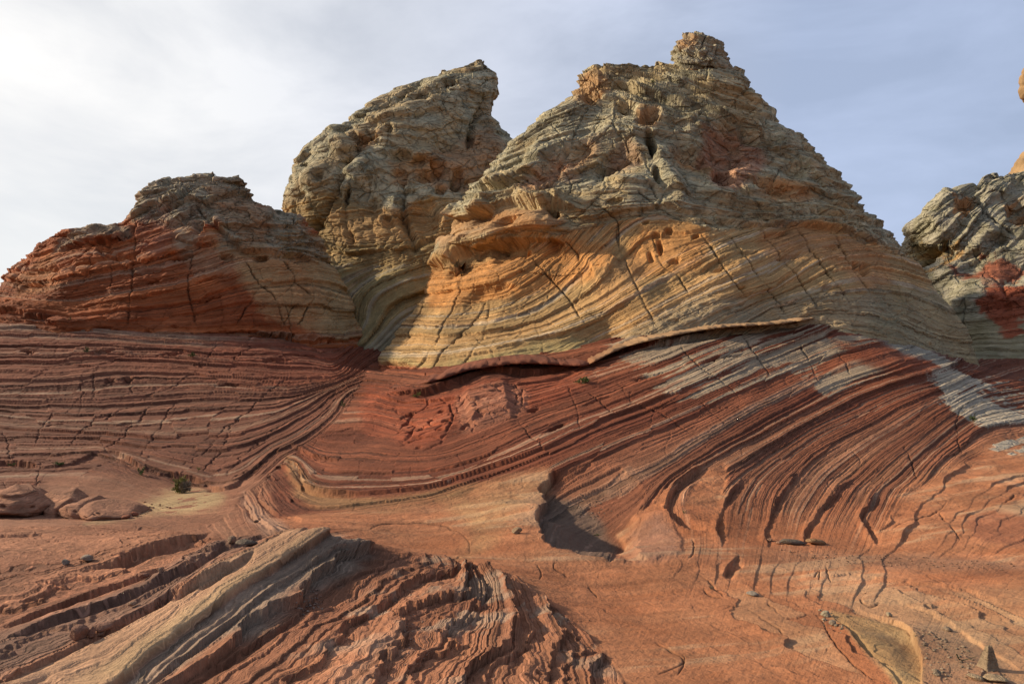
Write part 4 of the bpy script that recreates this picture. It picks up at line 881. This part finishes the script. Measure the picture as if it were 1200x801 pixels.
def left_butte():
    B = start(LEFT, 900, 440, 1.0, 1.0, 301)
    S_ = beds_from([(0,[(0,386),(82,389),(150,391),(221,392),(281,390),(337,393),(397,392)]),(22,[(0,372),(86,376),(161,369),(225,361),(270,350),(322,344),(375,346),(402,352)]),(45,[(0,354),(86,361),(154,350),(221,338),(277,321),(310,312),(345,311),(372,310)]),
      (85,[(40,335),(66,330),(100,320),(150,311),(200,300),(240,290),(280,276),(320,280),(365,285)]),(115,[(80,288),(140,285),(180,270),(220,255),(270,250),(310,255),(350,262)]),(145,[(165,236),(200,229),(240,226),(285,228)]),(162,[(180,216),(240,211),(280,213)]),(-20,[(0,402),(200,407),(420,410)])])
    s = S_(B.px, B.py); wn = fbm(B.p32, .22, 3, .5, 321); x, y = B.wx(4)
    cap = B.zone([(158,255),(160,225),(190,200),(290,200),(305,240),(345,245),(365,275),(395,310),(350,300),(300,285),(262,290),(255,265),(215,262),(180,262)], 7, 5)
    cap = np.maximum(cap, B.zone([(60,300),(75,278),(100,262),(142,266),(155,276),(120,280),(85,290)], 4, 3) * .7)
    B.broken(s / 22, (B.px + B.py * .5) / 44, 345, 3.5)
    t1 = B.strata(s + 3 * wn, 41, 4, 16, 3.2, tilt=.35, rag=.7, m=1 - .5 * cap); t2 = B.strata(s + 2 * wn, 42, 1.5, 4.5, 1.0, tilt=.2, rag=.5, m=1 - .5 * cap)
    graycap(B, cap, 330, 1.7, 6, s, B.px + .6 * B.py); B.lumps(2.4, 4, sm(s, 70, 95) * (1 - cap), 1.8, 334, .15)
    for l in ([(161,250),(158,300),(156,340),(150,392)],[(226,290),(222,330),(228,370),(238,392)],[(288,300),(300,325),(318,345),(335,385)],[(330,300),(350,330),(370,350)],[(262,275),(245,262),(228,240)],[(275,385),(300,345)],[(80,345),(95,330),(110,300)],[(135,300),(130,340)],
              [(330,345),(340,385),(338,410)],[(345,355),(330,380)],[(365,360),(345,380)]):
        B.groove(l, 1.7, 4.5, 3)
    for c in ((232,268,7,9,20,12),(307,302,10,5,-8,12),(268,300,10,5,0,9),(345,306,6,3,10,7),(215,300,20,3,-14,7),(175,318,16,3,-14,7),(250,328,22,2.4,-12,6),(180,330,10,2,-12,6),(120,385,14,2.5,0,6),(245,352,16,2,-10,5),(205,383,6,1.5,0,5),(90,386,12,3,0,7),(95,275,30,4,-8,6),(335,250,14,8,0,5)):
        B.pit(c[0], c[1], c[2], c[3], c[4], c[5], 2.5, .5)
    B.ledge([(240,252),(262,275),(285,290),(320,292),(350,300),(375,312)], 5, 10, 6, 12, 3); B.ledge([(165,258),(195,245),(215,230),(232,214)], 4, 9, 5, 9, 3); B.ledge([(66,294),(100,288),(140,280),(160,268)], 4, 8, 6, 8, 3); B.ledge([(210,262),(225,250),(235,236)], 4, 8, 5, 8, 2)
    B.ledge([(-40,364),(20,366),(60,374),(88,384),(150,392),(250,392),(330,392),(400,394)], 3, 12, 6, 12, 6, 12)
    B.ledge([(86,362),(154,350),(221,338)], 2, 6, 3, 6, 2)
    B.joints(s / 15, (B.px + B.py * .5) / 34, 341, 1.5, .035, 1 - cap, .4); B.rough(1.0, 1.8, 4, 1, True, 343); B.rough(4, .6, 3, 1, True, 345)
    B.bulge([(282,211),(276,205)], 5, 6, 0)
    m1 = fbm(B.p32, .4, 4, .55, 350) * .5 + .5; m2 = fbm(B.p32, 2.0, 4, .6, 354) * .5 + .5
    B.col[:] = mix((.19, .045, .016), (.37, .115, .038), np.clip(.6 * t1 + .5 * m1, 0, 1)) * (.8 + .36 * t2)[:, None]
    yz = B.zone([(285,330),(275,300),(250,280),(300,262),(350,262),(410,300),(450,345),(450,392),(400,392),(345,374),(305,354)], 10, 9, shift=20 * (t1 - .5))
    B.paint(yz * np.clip(.55 + .6 * m1, 0, 1), (.37, .235, .11), .9); B.paint(yz * sm(B.px + 10 * (t1 - .5), 352, 392), (.30, .235, .125), .85)
    B.col[:] = np.where((t2 > .88)[:, None], B.col * .55 + .45 * np.array(PALE), B.col)
    cg = mix(GRAYD, (.36, .305, .215), np.clip((m2 - .4) * 3 + .4 * m1, 0, 1)); B.col += (cg - B.col) * (cap * .88)[:, None]
    O = lambda p, c, k=1, s=6: B.paint(B.zone(p, s, 5) * np.clip(.3 + m2 * 1.1, 0, 1), c, k)
    O([(240,225),(290,228),(320,262),(290,285),(262,262)], (.36, .20, .10), .7); O([(200,265),(232,262),(225,300),(205,285)], (.33, .24, .15), .8); O([(20,325),(60,300),(72,330),(40,348),(20,345)], (.36, .15, .055), .6)
    O([(210,300),(250,285),(290,300),(270,325),(235,320)], (.37, .23, .13), .5); O([(165,250),(200,245),(190,300),(160,290)], (.24, .09, .055), .5)
    B.col *= (.84 + .32 * m2)[:, None]
    B.bed = s + 2 * wn; B.bedk = 1 - .6 * cap; B.skin = cap
    root = thing('rock_butte', 'low red striped butte with a grey knobby crest and stepped shoulder', 'rock butte')
    B.finish('rock_face', M_ROCK, root, B.flip)
def right_butte():
    B = start(RIGHT, 700, 460, 1.0, 1.2, 401)
    S_ = beds_from([(0,[(1060,400),(1120,395),(1200,385)]),(30,[(1060,365),(1110,360),(1200,350)]),(60,[(1060,332),(1100,322),(1140,310),(1200,305)]),(95,[(1070,302),(1110,282),(1145,245),(1200,215)]),(130,[(1072,265),(1100,240),(1150,213),(1200,190)]),(-45,[(1090,440),(1140,430),(1200,438)]),(-90,[(1100,480),(1200,480)])])
    s = S_(B.px, B.py); wn = fbm(B.p32, .2, 3, .5, 421)
    lowz = sm(B.py, 355, 385)
    t1 = B.strata(s + 8 * wn, 51, 5, 14, 3.0, tilt=.3, rag=1.2, m=.45 + .55 * lowz); t2 = B.strata(s + 4 * wn, 52, 1.5, 5, .9, tilt=.2, rag=.7)
    graycap(B, 1 - .85 * lowz, 430, 2.6, 4.2, s, B.px + .3 * B.py)
    B.groove([(1070,304),(1088,298),(1108,284),(1124,268),(1140,250)], 5, 12, 2); B.groove([(1100,290),(1120,300),(1150,296)], 3, 5, 3); B.groove([(1135,345),(1128,375),(1140,400)], 1.6, 4); B.groove([(1160,215),(1150,235),(1165,255),(1190,275)], 2.5, 6, 3)
    B.pit(1136,240,16,7,-22,13,2,.5); B.pit(1195,246,16,15,20,16,2,.5); B.pit(1086,306,9,5,-20,8,1,.5); B.pit(1165,282,18,8,-10,7,3,.6)
    B.bulge([(1090,262),(1120,232)], 16, 9); B.bulge([(1150,225),(1190,215)], 12, 7); B.bulge([(1130,300),(1165,262)], 12, 6)
    m1 = fbm(B.p32, .35, 4, .55, 450) * .5 + .5; m2 = fbm(B.p32, 1.8, 4, .6, 454) * .5 + .5
    B.col[:] = mix(GRAYD, (.37, .335, .25), np.clip((m2 - .38) * 3 + .4 * m1, 0, 1)) * (.85 + .3 * t2)[:, None]
    B.paint(lowz * np.clip(.4 + m1, 0, 1), OLIVE, .75)
    O = lambda p, c, k=1, s=2.5: B.paint(B.zone(p, s, 6, shift=14 * (t1 - .5) + 8 * (t2 - .5)), c, k)
    O([(1103,303),(1130,315),(1152,300),(1178,303),(1198,313),(1187,327),(1150,327),(1122,322)], (.25, .075, .04), .92); O([(1143,352),(1162,337),(1200,333),(1250,338),(1250,372),(1205,376),(1180,390),(1160,372)], (.30, .075, .035), .95); O([(1150,325),(1170,325),(1180,340),(1160,338)], (.27, .11, .07), .6)
    O([(1066,318),(1078,304),(1110,290),(1125,272),(1118,292),(1085,312),(1070,325)], (.40, .235, .09), .9); O([(1068,285),(1085,280),(1100,295),(1075,306)], (.36, .27, .12), .8); O([(1122,246),(1150,236),(1145,250),(1125,252)], ORA, .8); O([(1182,240),(1210,235),(1215,262),(1190,260)], (.36, .2, .09), .9)
    O([(1060,335),(1080,325),(1095,345),(1070,352)], (.26, .24, .19), .6); O([(1150,425),(1200,418),(1200,445),(1160,440)], (.26, .16, .08), .5)
    B.col *= (.84 + .32 * m2)[:, None]
    B.bed = s + 4 * wn; B.bedk = .4 + .6 * lowz; B.skin = 1 - .8 * lowz
    root = thing('rock_butte', 'grey knobby butte with dark red patches and an overhanging brow', 'rock butte')
    B.finish('rock_face', M_ROCK, root, B.flip)
def far_butte():
    B = start(FAR, 260, 260, 1.0, .4, 501); graycap(B, np.ones(B.n), 530, 2.4, 3)
    m2 = fbm(B.p32, 1.2, 4, .6, 554) * .5 + .5; B.col[:] = mix((.27, .17, .09), (.36, .24, .12), m2)
    root = thing('rock_butte', 'thin sliver of a tan butte peeking out above the grey brow', 'rock butte')
    B.finish('rock_face', M_ROCK, root, B.flip)
MB_ = main_butte(); rear_butte(); left_butte(); right_butte(); far_butte()
# ------------------------------------------------------------------ loose things
def plain_material(name, col, col2, scale=6, rough=.9):
    m = bpy.data.materials.new(name); m.use_nodes = True; t = m.node_tree; N = t.nodes; L = t.links; b = N['Principled BSDF']; b.inputs['Roughness'].default_value = rough
    b.inputs['Specular IOR Level'].default_value = .2
    tc = N.new('ShaderNodeTexCoord'); n = N.new('ShaderNodeTexNoise'); n.inputs['Scale'].default_value = scale; n.inputs['Detail'].default_value = 6
    L.new(tc.outputs['Object'], n.inputs['Vector']); r = N.new('ShaderNodeValToRGB'); L.new(n.outputs['Fac'], r.inputs['Fac'])
    r.color_ramp.elements[0].position = .35; r.color_ramp.elements[1].position = .65
    r.color_ramp.elements[0].color = (*col, 1); r.color_ramp.elements[1].color = (*col2, 1); L.new(r.outputs['Color'], b.inputs['Base Color'])
    return m
M_LEAF = plain_material('shrub_leaf', (.045, .07, .02), (.10, .13, .035), 9); M_DRY = plain_material('dry_twig', (.16, .12, .08), (.25, .20, .13), 9)
M_LEAF_Y = plain_material('yellow_green_leaf', (.10, .11, .025), (.19, .17, .05), 9)
def ribbon(name, path, depth, thick, lift, colour, parent, seed, tip=(.15, .5), out=.55):
    """thin hard bed left standing proud: a wavy slab swept along its edge, rooted in the rock behind"""
    q = smooth_poly(path, 2.2); n = len(q); r = np.random.default_rng(seed)
    base = np.array([hit(a, b) for a, b in q]); Y = base[:, 1]
    k = 41; Y = np.convolve(np.pad(Y, (k // 2, k // 2), 'edge'), np.ones(k) / k, 'valid')
    t = np.linspace(0, 1, n); tp = np.minimum(sm(t, 0, tip[0]) * .9 + .1, sm(1 - t, 0, tip[1]) * .85 + .15)
    jag = fbm(np.stack((t * 22, t * 0 + seed, t * 0), 1), 1.0, 3, .5, seed)
    V = []
    prof = [(0, -.5), (.0, .0), (.03, .5), (.25, .62), (.6, .8), (1, 1.0), (1, -1.0), (.6, -.85), (.25, -.7), (.05, -.62)]
    for i in range(n):
        p = at(q[i, 0], q[i, 1], Y[i] - out * tp[i] * (1 + .35 * jag[i]))
        for a, b in prof:
            j = .02 * r.normal() if 0 < a < 1 else .002 * r.normal()
            V.append((p[0], p[1] + a * depth, p[2] + b * thick * tp[i] * (1 + .25 * jag[i]) + a * lift + j))
    V = np.array(V).reshape(n, len(prof), 3); nb = len(prof)
    i, j = np.meshgrid(np.arange(n - 1), np.arange(nb), indexing='ij')
    f = np.stack((i * nb + j, (i + 1) * nb + j, (i + 1) * nb + (j + 1) % nb, i * nb + (j + 1) % nb), -1).reshape(-1, 4)
    caps = np.array([[0, 1, 2, 9], [9, 2, 3, 8], [8, 3, 4, 7], [7, 4, 5, 6]]); f = np.vstack((f, caps[:, ::-1], caps + (n - 1) * nb))
    P = V.reshape(-1, 3).astype(np.float32); c = colour(P, np.repeat(t, nb))
    return raw_mesh(name, P, f[:, ::-1], M_ROCK, c, None, parent)
def ico(sub):
    import bmesh
    bm = bmesh.new(); bmesh.ops.create_icosphere(bm, subdivisions=sub, radius=1); v = np.array([x.co[:] for x in bm.verts]); f = np.array([[y.index for y in x.verts] for x in bm.faces]); bm.free(); return v, f
ICO = {k: ico(k) for k in (2, 3, 4, 5)}
def stone_shape(seed, sub=3, facets=9, round_=.0):
    """broken stone: a ball cut by planes, with a little skin"""
    r = np.random.default_rng(seed); v, f = ICO[sub]; v = v.copy(); d = v / np.linalg.norm(v, axis=1, keepdims=True); rad = np.full(len(v), 1.0)
    for _ in range(facets):
        n = r.normal(size=3); n /= np.linalg.norm(n); h = r.uniform(.55, .85) + round_ * .2; c = d @ n
        rad = np.where(c > .05, np.minimum(rad, h / np.maximum(c, .05)), rad)
    rad = rad * (1 + .04 * fbm((d * 3 + seed).astype(np.float32), 1, 3, .5, seed % 97))
    return d * rad[:, None], f
def put_stone(px, py, w, h, col, label, seed, group=None, name='loose_stone', rot=0.0, depth=1.0, facets=9, sub=3, rnd=0.0, sink=.25, tilt=0.0, cat='stone', shape=None):
    """px, py: middle of its foot on the ground"""
    g = hit(px, py); u = g[1] / F; v, f = stone_shape(seed, sub, facets, rnd) if shape is None else shape
    v = v * np.array((w * .5 * u, w * .5 * u * depth, h * .5 * u))[None]
    ca, sa = math.cos(tilt), math.sin(tilt); v = np.stack((v[:, 0] * ca - v[:, 2] * sa, v[:, 1], v[:, 0] * sa + v[:, 2] * ca), 1)
    ca, sa = math.cos(rot), math.sin(rot); v = np.stack((v[:, 0] * ca - v[:, 1] * sa, v[:, 0] * sa + v[:, 1] * ca, v[:, 2]), 1)
    v[:, 2] += h * .5 * u * (1 - sink)
    k = fbm((v / (w * u) * 6 + seed).astype(np.float32), 1, 3, .6, 7)[:, None]
    c = np.asarray(col)[None] * (1 + .35 * k)
    n_ = len(v); o = raw_mesh(name, v, f, M_ROCK, c, {'bed': v[:, 2] / u * 1.4 + 30 * k[:, 0] * .2, 'bedk': np.full(n_, .6), 'unit': np.full(n_, u), 'skin': np.full(n_, .3)}, None); o.location = g; return tag(o, label, cat, group)
def shrub(px, py, w, h, label, seed, mat=None, n=220, dry=0.0, group='shrubs rooted in the rock'):
    g = hit(px, py); u = g[1] / F; W_, H_ = w * u, h * u; r = np.random.default_rng(seed)
    root = thing('shrub', label, 'shrub', tuple(g), group)
    V = []; Fc = []; VD = []; FD = []; SV = []; SF = []
    def blade(L, Q, b, d, ln, wd):
        s = np.cross(d, r.normal(size=3)); s /= np.linalg.norm(s) + 1e-9; i = len(L)
        L += [b - s * wd * .5, b + s * wd * .5, b + d * ln * .6 + s * wd * .6, b + d * ln]; Q.append((i, i + 1, i + 2, i + 3))
    stems = max(4, n // 30)
    for k in range(stems):
        a = r.uniform(0, 2 * math.pi); e = r.uniform(.15, 1.3); d = np.array((math.cos(a) * math.cos(e), math.sin(a) * math.cos(e), math.sin(e)))
        tipp = d * np.array((W_ * .5, W_ * .5, H_)) * r.uniform(.65, 1.0); i = len(SV); wd = .035 * min(W_, H_) + .003
        s = np.cross(d, (0.3, .2, 1)); s /= np.linalg.norm(s); t_ = np.cross(d, s)
        for q, ww in ((np.zeros(3), wd), (tipp * .5 + np.array((0, 0, H_ * .08)), wd * .7), (tipp, wd * .3)):
            for m in range(3): SV.append(q + ww * (s * math.cos(m * 2.1) + t_ * math.sin(m * 2.1)))
        for lv in (0, 3):
            for m in range(3): SF.append((i + lv + m, i + lv + (m + 1) % 3, i + lv + 3 + (m + 1) % 3, i + lv + 3 + m))
        for _ in range(n // stems):
            tt = r.uniform(.25, 1.05); b = tipp * tt + np.array((0, 0, H_ * .16 * tt * (1 - tt))) + r.normal(size=3) * np.array((W_, W_, H_)) * .06
            b[2] = max(b[2], -.02 * H_); dd = d * .6 + r.normal(size=3) * .55 + np.array((0, 0, .5)); dd /= np.linalg.norm(dd)
            isd = dry > 0 and (b[0] > W_ * (.5 - dry) * .6 and b[2] < H_ * .6)
            blade(VD if isd else V, FD if isd else Fc, b, dd, .16 * (W_ + H_) * .5 * r.uniform(.6, 1.4), .045 * (W_ + H_) * .5 * r.uniform(.7, 1.5))
    raw_mesh('stem', np.array(SV), np.array(SF), M_DRY, None, None, root)
    raw_mesh('foliage', np.array(V), np.array(Fc), mat or M_LEAF, None, None, root, False)
    if VD: raw_mesh('dead_branches', np.array(VD), np.array(FD), M_DRY, None, None, root, False)
    return root
def build_objects(main):
    # hard thin beds standing proud along the contact of red and yellow stone
    def c1(P, t):
        k = fbm(P, 2.2, 4, .6, 611)[:, None] * .5 + .5; return np.array((.12, .038, .024)) * (1 - k) + np.array((.24, .085, .045)) * k
    def c2(P, t):
        k = fbm(P, 2.0, 4, .6, 613)[:, None] * .5 + .5; w = sm(t, .0, .3)[:, None]
        return (np.array((.25, .12, .06)) * (1 - w) + np.array((.36, .22, .115)) * w) * (.7 + .55 * k)
    l1 = ribbon('ledge', [(457,455),(478,452),(505,446),(530,438),(550,432),(580,427),(610,424),(645,425),(670,427),(700,426)], 2.6, .12, .35, c1, main, 5, (.3, .08), 1.1)
    l1['label'] = 'dark red overhanging ledge'
    l2 = ribbon('ledge', [(682,430),(700,421),(722,410),(742,403),(770,396),(800,390),(835,384),(866,381),(905,379),(930,376),(955,372)], 2.4, .075, .3, c2, main, 8, (.05, .05), 1.05)
    l2['label'] = 'thin sunlit tan ledge'
    # boulders of the left pool
    G = 'rounded boulders at the sandy pool'
    for px, py, w, h, lab, sd, t in ((26,592,84,44,'broad low boulder at the foot of the terraces, cut off by the picture edge',31,-.08),(74,598,52,44,'steep domed boulder with a pitted front beside the sand',32,-.30),(106,599,62,30,'middle boulder leaning back between the steep dome and the low pale one',33,-.28),(138,601,76,20,'low pale boulder nearest the yellow sand',34,-.2)):
        v, f = stone_shape(sd, 5, 15, .18); g_, h_, t_ = beds(sd, .04, .14, s0=-2, s1=2, soft=.2)
        g_, h_, t_ = beds(sd, 2, 9, s0=-60, s1=60); nv_ = v.astype(np.float32)
        v = v * (1 + .06 * fbm(nv_ * 1.5 + sd, 1, 4, .5, sd) +   .045 * np.interp(v[:, 2] * 28 + 3 * noise3(nv_, 2, sd), g_, h_))[:, None]
        f1, e_, cid = cells3(nv_ * 5 * np.array((1, 1, 1.6), np.float32), sd, .7); v = v * (1 - .10 * sm(f1, .34, .12) * (cid > .8) * (v[:, 2] < .45))[:, None]
        o = put_stone(px, py, w * 1.12, h * 1.3, (.29, .135, .078), lab, sd, G, 'boulder', .5, 1.9, sink=1.0, tilt=t, cat='boulder', shape=(v, f))
    R_ = (.26, .13, .085); G_ = (.24, .20, .16); T_ = (.34, .24, .14); D_ = (.13, .10, .075)
    g1 = 'broken stones lying on the tilted plank'
    put_stone(93,748,21,19,R_,'largest squared red block of the little pile beside the tilted plank',41,g1,rot=.5,facets=6,sub=4,tilt=-.35)
    put_stone(107,746,9,15,R_,'upright narrow stone leaning beside the squared red block',42,g1,facets=7)
    put_stone(119,738,24,10,R_,'flat wide stone at the back of the little red pile',43,g1,facets=8)
    put_stone(118,744,13,7,(.30,.17,.11),'small flat chip at the end of the little red pile',44,g1)
    put_stone(155,710,11,7,(.28,.17,.11),'lone pale stone in the groove above the little red pile',45)
    put_stone(168,676,14,6,(.22,.10,.065),'long dark red stone lying in a groove of the dark slabs',46)
    put_stone(189,670,7,7,(.30,.19,.13),'small pale stone beside the long dark red one',47)
    put_stone(77,661,9,8,G_,'small grey stone on the dark red slab',48); put_stone(103,657,15,9,(.33,.25,.19),'pale grey flattish stone beside the smaller grey one on the dark red slab',49)
    put_stone(290,638,28,8,D_,'long dark flat stone lying behind the plank tip',50,rot=.15,depth=.6); put_stone(272,636,12,10,(.24,.15,.10),'brown stone propped at the end of the dark flat one',51)
    put_stone(157,604,11,6,(.27,.09,.05),'red stone lying on the yellow sand',52); put_stone(147,607,14,5,(.25,.09,.05),'flat red chip in front of the red stone on the sand',53)
    put_stone(300,612,6,4,(.15,.09,.06),'tiny dark stone on the pale swirl left of the centre floor',54)
    put_stone(606,625,13,9,(.30,.20,.12),'single brown stone lying on the smooth centre floor',55,facets=7,sub=4)
    put_stone(928,637,32,7,D_,'dark plank-like flat stone at the head of the gravel wash',56,rot=-.1,depth=.5,tilt=-.08); put_stone(956,637,26,8,(.28,.16,.08),'orange flat stone beside the dark plank-like one',57,rot=.2,depth=.6,tilt=-.12)
    put_stone(912,637,7,4,(.30,.16,.10),'small red chip next to the dark plank-like stone',58); put_stone(902,634,7,5,(.29,.16,.10),'second small chip higher up beside the dark plank-like stone',59)
    w = np.array([(-1,-.7,-1),(1,-.7,-1),(1,.7,-1),(-1,.7,-1),(.1,-.25,1),(.25,.2,1)],float); import itertools
    # pointed wedge: subdivided so its faces take some wear
    put_stone(1158,783,20,29,(.25,.18,.115),'pointed pyramid-shaped stone standing in the debris gully',60,facets=5,sub=4,sink=.15,shape=wedge(60))
    put_stone(1098,791,9,9,(.22,.17,.12),'small grey stone at the lower edge of the debris gully',61); put_stone(1166,797,26,7,T_,'pale flat slab lying in front of the pointed stone',62,rot=.3); put_stone(1144,795,20,6,(.29,.21,.13),'thin tan flake beside the pale flat slab',63,rot=-.3)
    put_stone(882,697,15,6,G_,'grey flat stone on the crack crossing the smooth floor',64); put_stone(968,722,13,8,(.30,.25,.17),'pale stone jammed at the head of the red trench',65); put_stone(976,732,9,7,(.26,.20,.14),'smaller stone just below the pale one in the red trench',66)
    put_stone(1042,722,9,6,(.33,.26,.17),'pale stone on the edge of the yellow slab',67); put_stone(1110,738,12,5,(.22,.16,.11),'dark flake at the top of the debris gully',68)
    # shrubs
    shrub(213,577,22,20,'large green bush with a grey dead side at the foot of the terraces',71,M_LEAF_Y,900,.55)
    shrub(165,556,10,12,'dark upright shrub against the terrace step',72,None,260); shrub(68,545,15,6,'low dark shrub under the terrace, nearest the big dark joint',73,None,240); shrub(15,546,11,5,'low faint shrub by the picture edge under the terrace',74,None,160)
    shrub(232,551,7,7,'small yellowish shrub growing on the stepped ledge above the large bush',75,M_LEAF_Y,140); shrub(101,413,11,7,'small dark green shrub high on the red terraces',76,None,200); shrub(225,418,13,7,'green shrub in the shaded hollow below the red butte',77,None,220)
    shrub(402,476,9,7,'small shrub on the red corner below the dark red ledge',78,None,160); shrub(698,627,8,4,'bright green tuft on the dark floor of the hollow',79,M_LEAF,110); shrub(801,601,6,5,'tiny green tuft in the curved groove beside the hollow',80,M_LEAF,90)
    shrub(1140,493,8,12,'green shrub at the edge of the white stone',81,None,200); shrub(684,449,24,7,'dark green growth in the shade of the thin ledge',82,None,260); shrub(490,465,18,6,'sparse dry growth under the tip of the dark red ledge',83,M_LEAF_Y,150)
    shrub(765,99,9,7,'dark shrub near the summit knob of the central cone',84,None,140); shrub(13,363,5,4,'tiny shrub on the horizon shoulder at the picture edge',85,None,70); shrub(82,375,5,5,'tiny shrub on the foot of the red striped butte',86,None,80)
    shrub(833,690,10,5,'dry tuft in the dark crust of the floor',87,M_DRY,90)
    # fallen branch in the gully
    g = hit(1130, 775); u = g[1] / F; pts = np.array([(-9,0,9),(-6,0,3),(0,2,1),(6,0,4),(13,-2,7)],float) * u; tube_thing(pts, .9 * u, 'dark curled branch lying in the debris gully', tuple(g))
    # gravel of the wash and rubble on the ridge
    r = np.random.default_rng(9); V = []; Fc = []; Cc = []; n0 = 0; v0, f0 = ICO[2]
    def scat(n, poly, s0, s1, col):
        nonlocal n0
        P = np.asarray(poly, float); k = 0
        while k < n:
            x, y = r.uniform(P[:, 0].min(), P[:, 0].max()), r.uniform(P[:, 1].min(), P[:, 1].max())
            if poly_sd(np.array([x]), np.array([y]), P)[0] < 0: continue
            g = hit(x, y); s = g[1] / F * math.exp(r.uniform(math.log(s0), math.log(s1))) * .5
            v = v0 * (1 + .25 * r.normal(size=(len(v0), 1))) * s * np.array((1, r.uniform(.7, 1.2), r.uniform(.4, .8))) + g
            V.append(v); Fc.append(f0 + n0); Cc.append(np.repeat((np.array(col) * r.uniform(.6, 1.3))[None], len(v0), 0)); n0 += len(v0); k += 1
    scat(260, [(900,640),(980,648),(1080,652),(1190,660),(1190,668),(1080,664),(960,660)], 1.0, 3.0, (.24, .14, .09))
    scat(160, [(1070,735),(1110,745),(1180,790),(1190,800),(1095,800),(1080,765)], 1.2, 5, (.25, .18, .12))
    scat(90, [(345,690),(375,690),(380,715),(350,725)], 1.0, 3.5, (.24, .16, .12)); scat(90, [(470,720),(500,715),(500,770),(470,780)], 1.0, 3.0, (.24, .15, .11))
    scat(60, [(120,592),(180,586),(215,590),(160,606)], 1.0, 3.5, (.28, .14, .08)); scat(50, [(650,585),(690,575),(720,600),(690,610)], 1, 3, (.24, .17, .12)); scat(40, [(960,712),(990,725),(985,745),(965,735)], 1, 5, (.28, .22, .15))
    scat(70, [(600,640),(1190,690),(1190,720),(720,760)], .8, 2.2, (.27, .15, .09))
    o = raw_mesh('gravel', np.vstack(V), np.vstack(Fc), M_ROCK, np.vstack(Cc)); o['kind'] = 'stuff'; o['label'] = 'loose gravel and chips scattered over the stone floor'
def wedge(seed):
    v, f = ICO[4]; d = v.copy(); t = np.clip((d[:, 2] + 1) / 2, 0, 1); w = 1.0 - .82 * t
    m = np.maximum(np.abs(d[:, 0]), np.abs(d[:, 1])) + 1e-6; r = np.hypot(d[:, 0], d[:, 1]); k = np.minimum(1, r * 1.6) / m
    o = np.stack((d[:, 0] * k * w + .12 * t, d[:, 1] * k * w, np.clip(d[:, 2] * 1.25, -1, 1)), 1)
    return o * (1 + .16 * fbm((v * 1.9).astype(np.float32), 1, 3, .5, seed)[:, None]), f
def tube_thing(pts, rad, label, loc):
    q = np.stack([np.interp(np.linspace(0, len(pts) - 1, 24), np.arange(len(pts)), pts[:, i]) for i in range(3)], 1); n = len(q); V = []
    for i in range(n):
        d = q[min(i + 1, n - 1)] - q[max(i - 1, 0)]; d /= np.linalg.norm(d); s = np.cross(d, (0, 1, .2)); s /= np.linalg.norm(s); t = np.cross(d, s); rr = rad * (1 - .7 * i / n) * (1 + .2 * math.sin(i * 2.3))
        V += [q[i] + rr * (s * math.cos(a) + t * math.sin(a)) for a in np.arange(6) * math.pi / 3]
    f = [(i * 6 + j, i * 6 + (j + 1) % 6, (i + 1) * 6 + (j + 1) % 6, (i + 1) * 6 + j) for i in range(n - 1) for j in range(6)]
    o = raw_mesh('fallen_branch', np.array(V), np.array(f), plain_material('dead_wood', (.05, .055, .03), (.10, .09, .05), 20)); o.location = loc; return tag(o, label, 'branch')
build_objects(MB_)
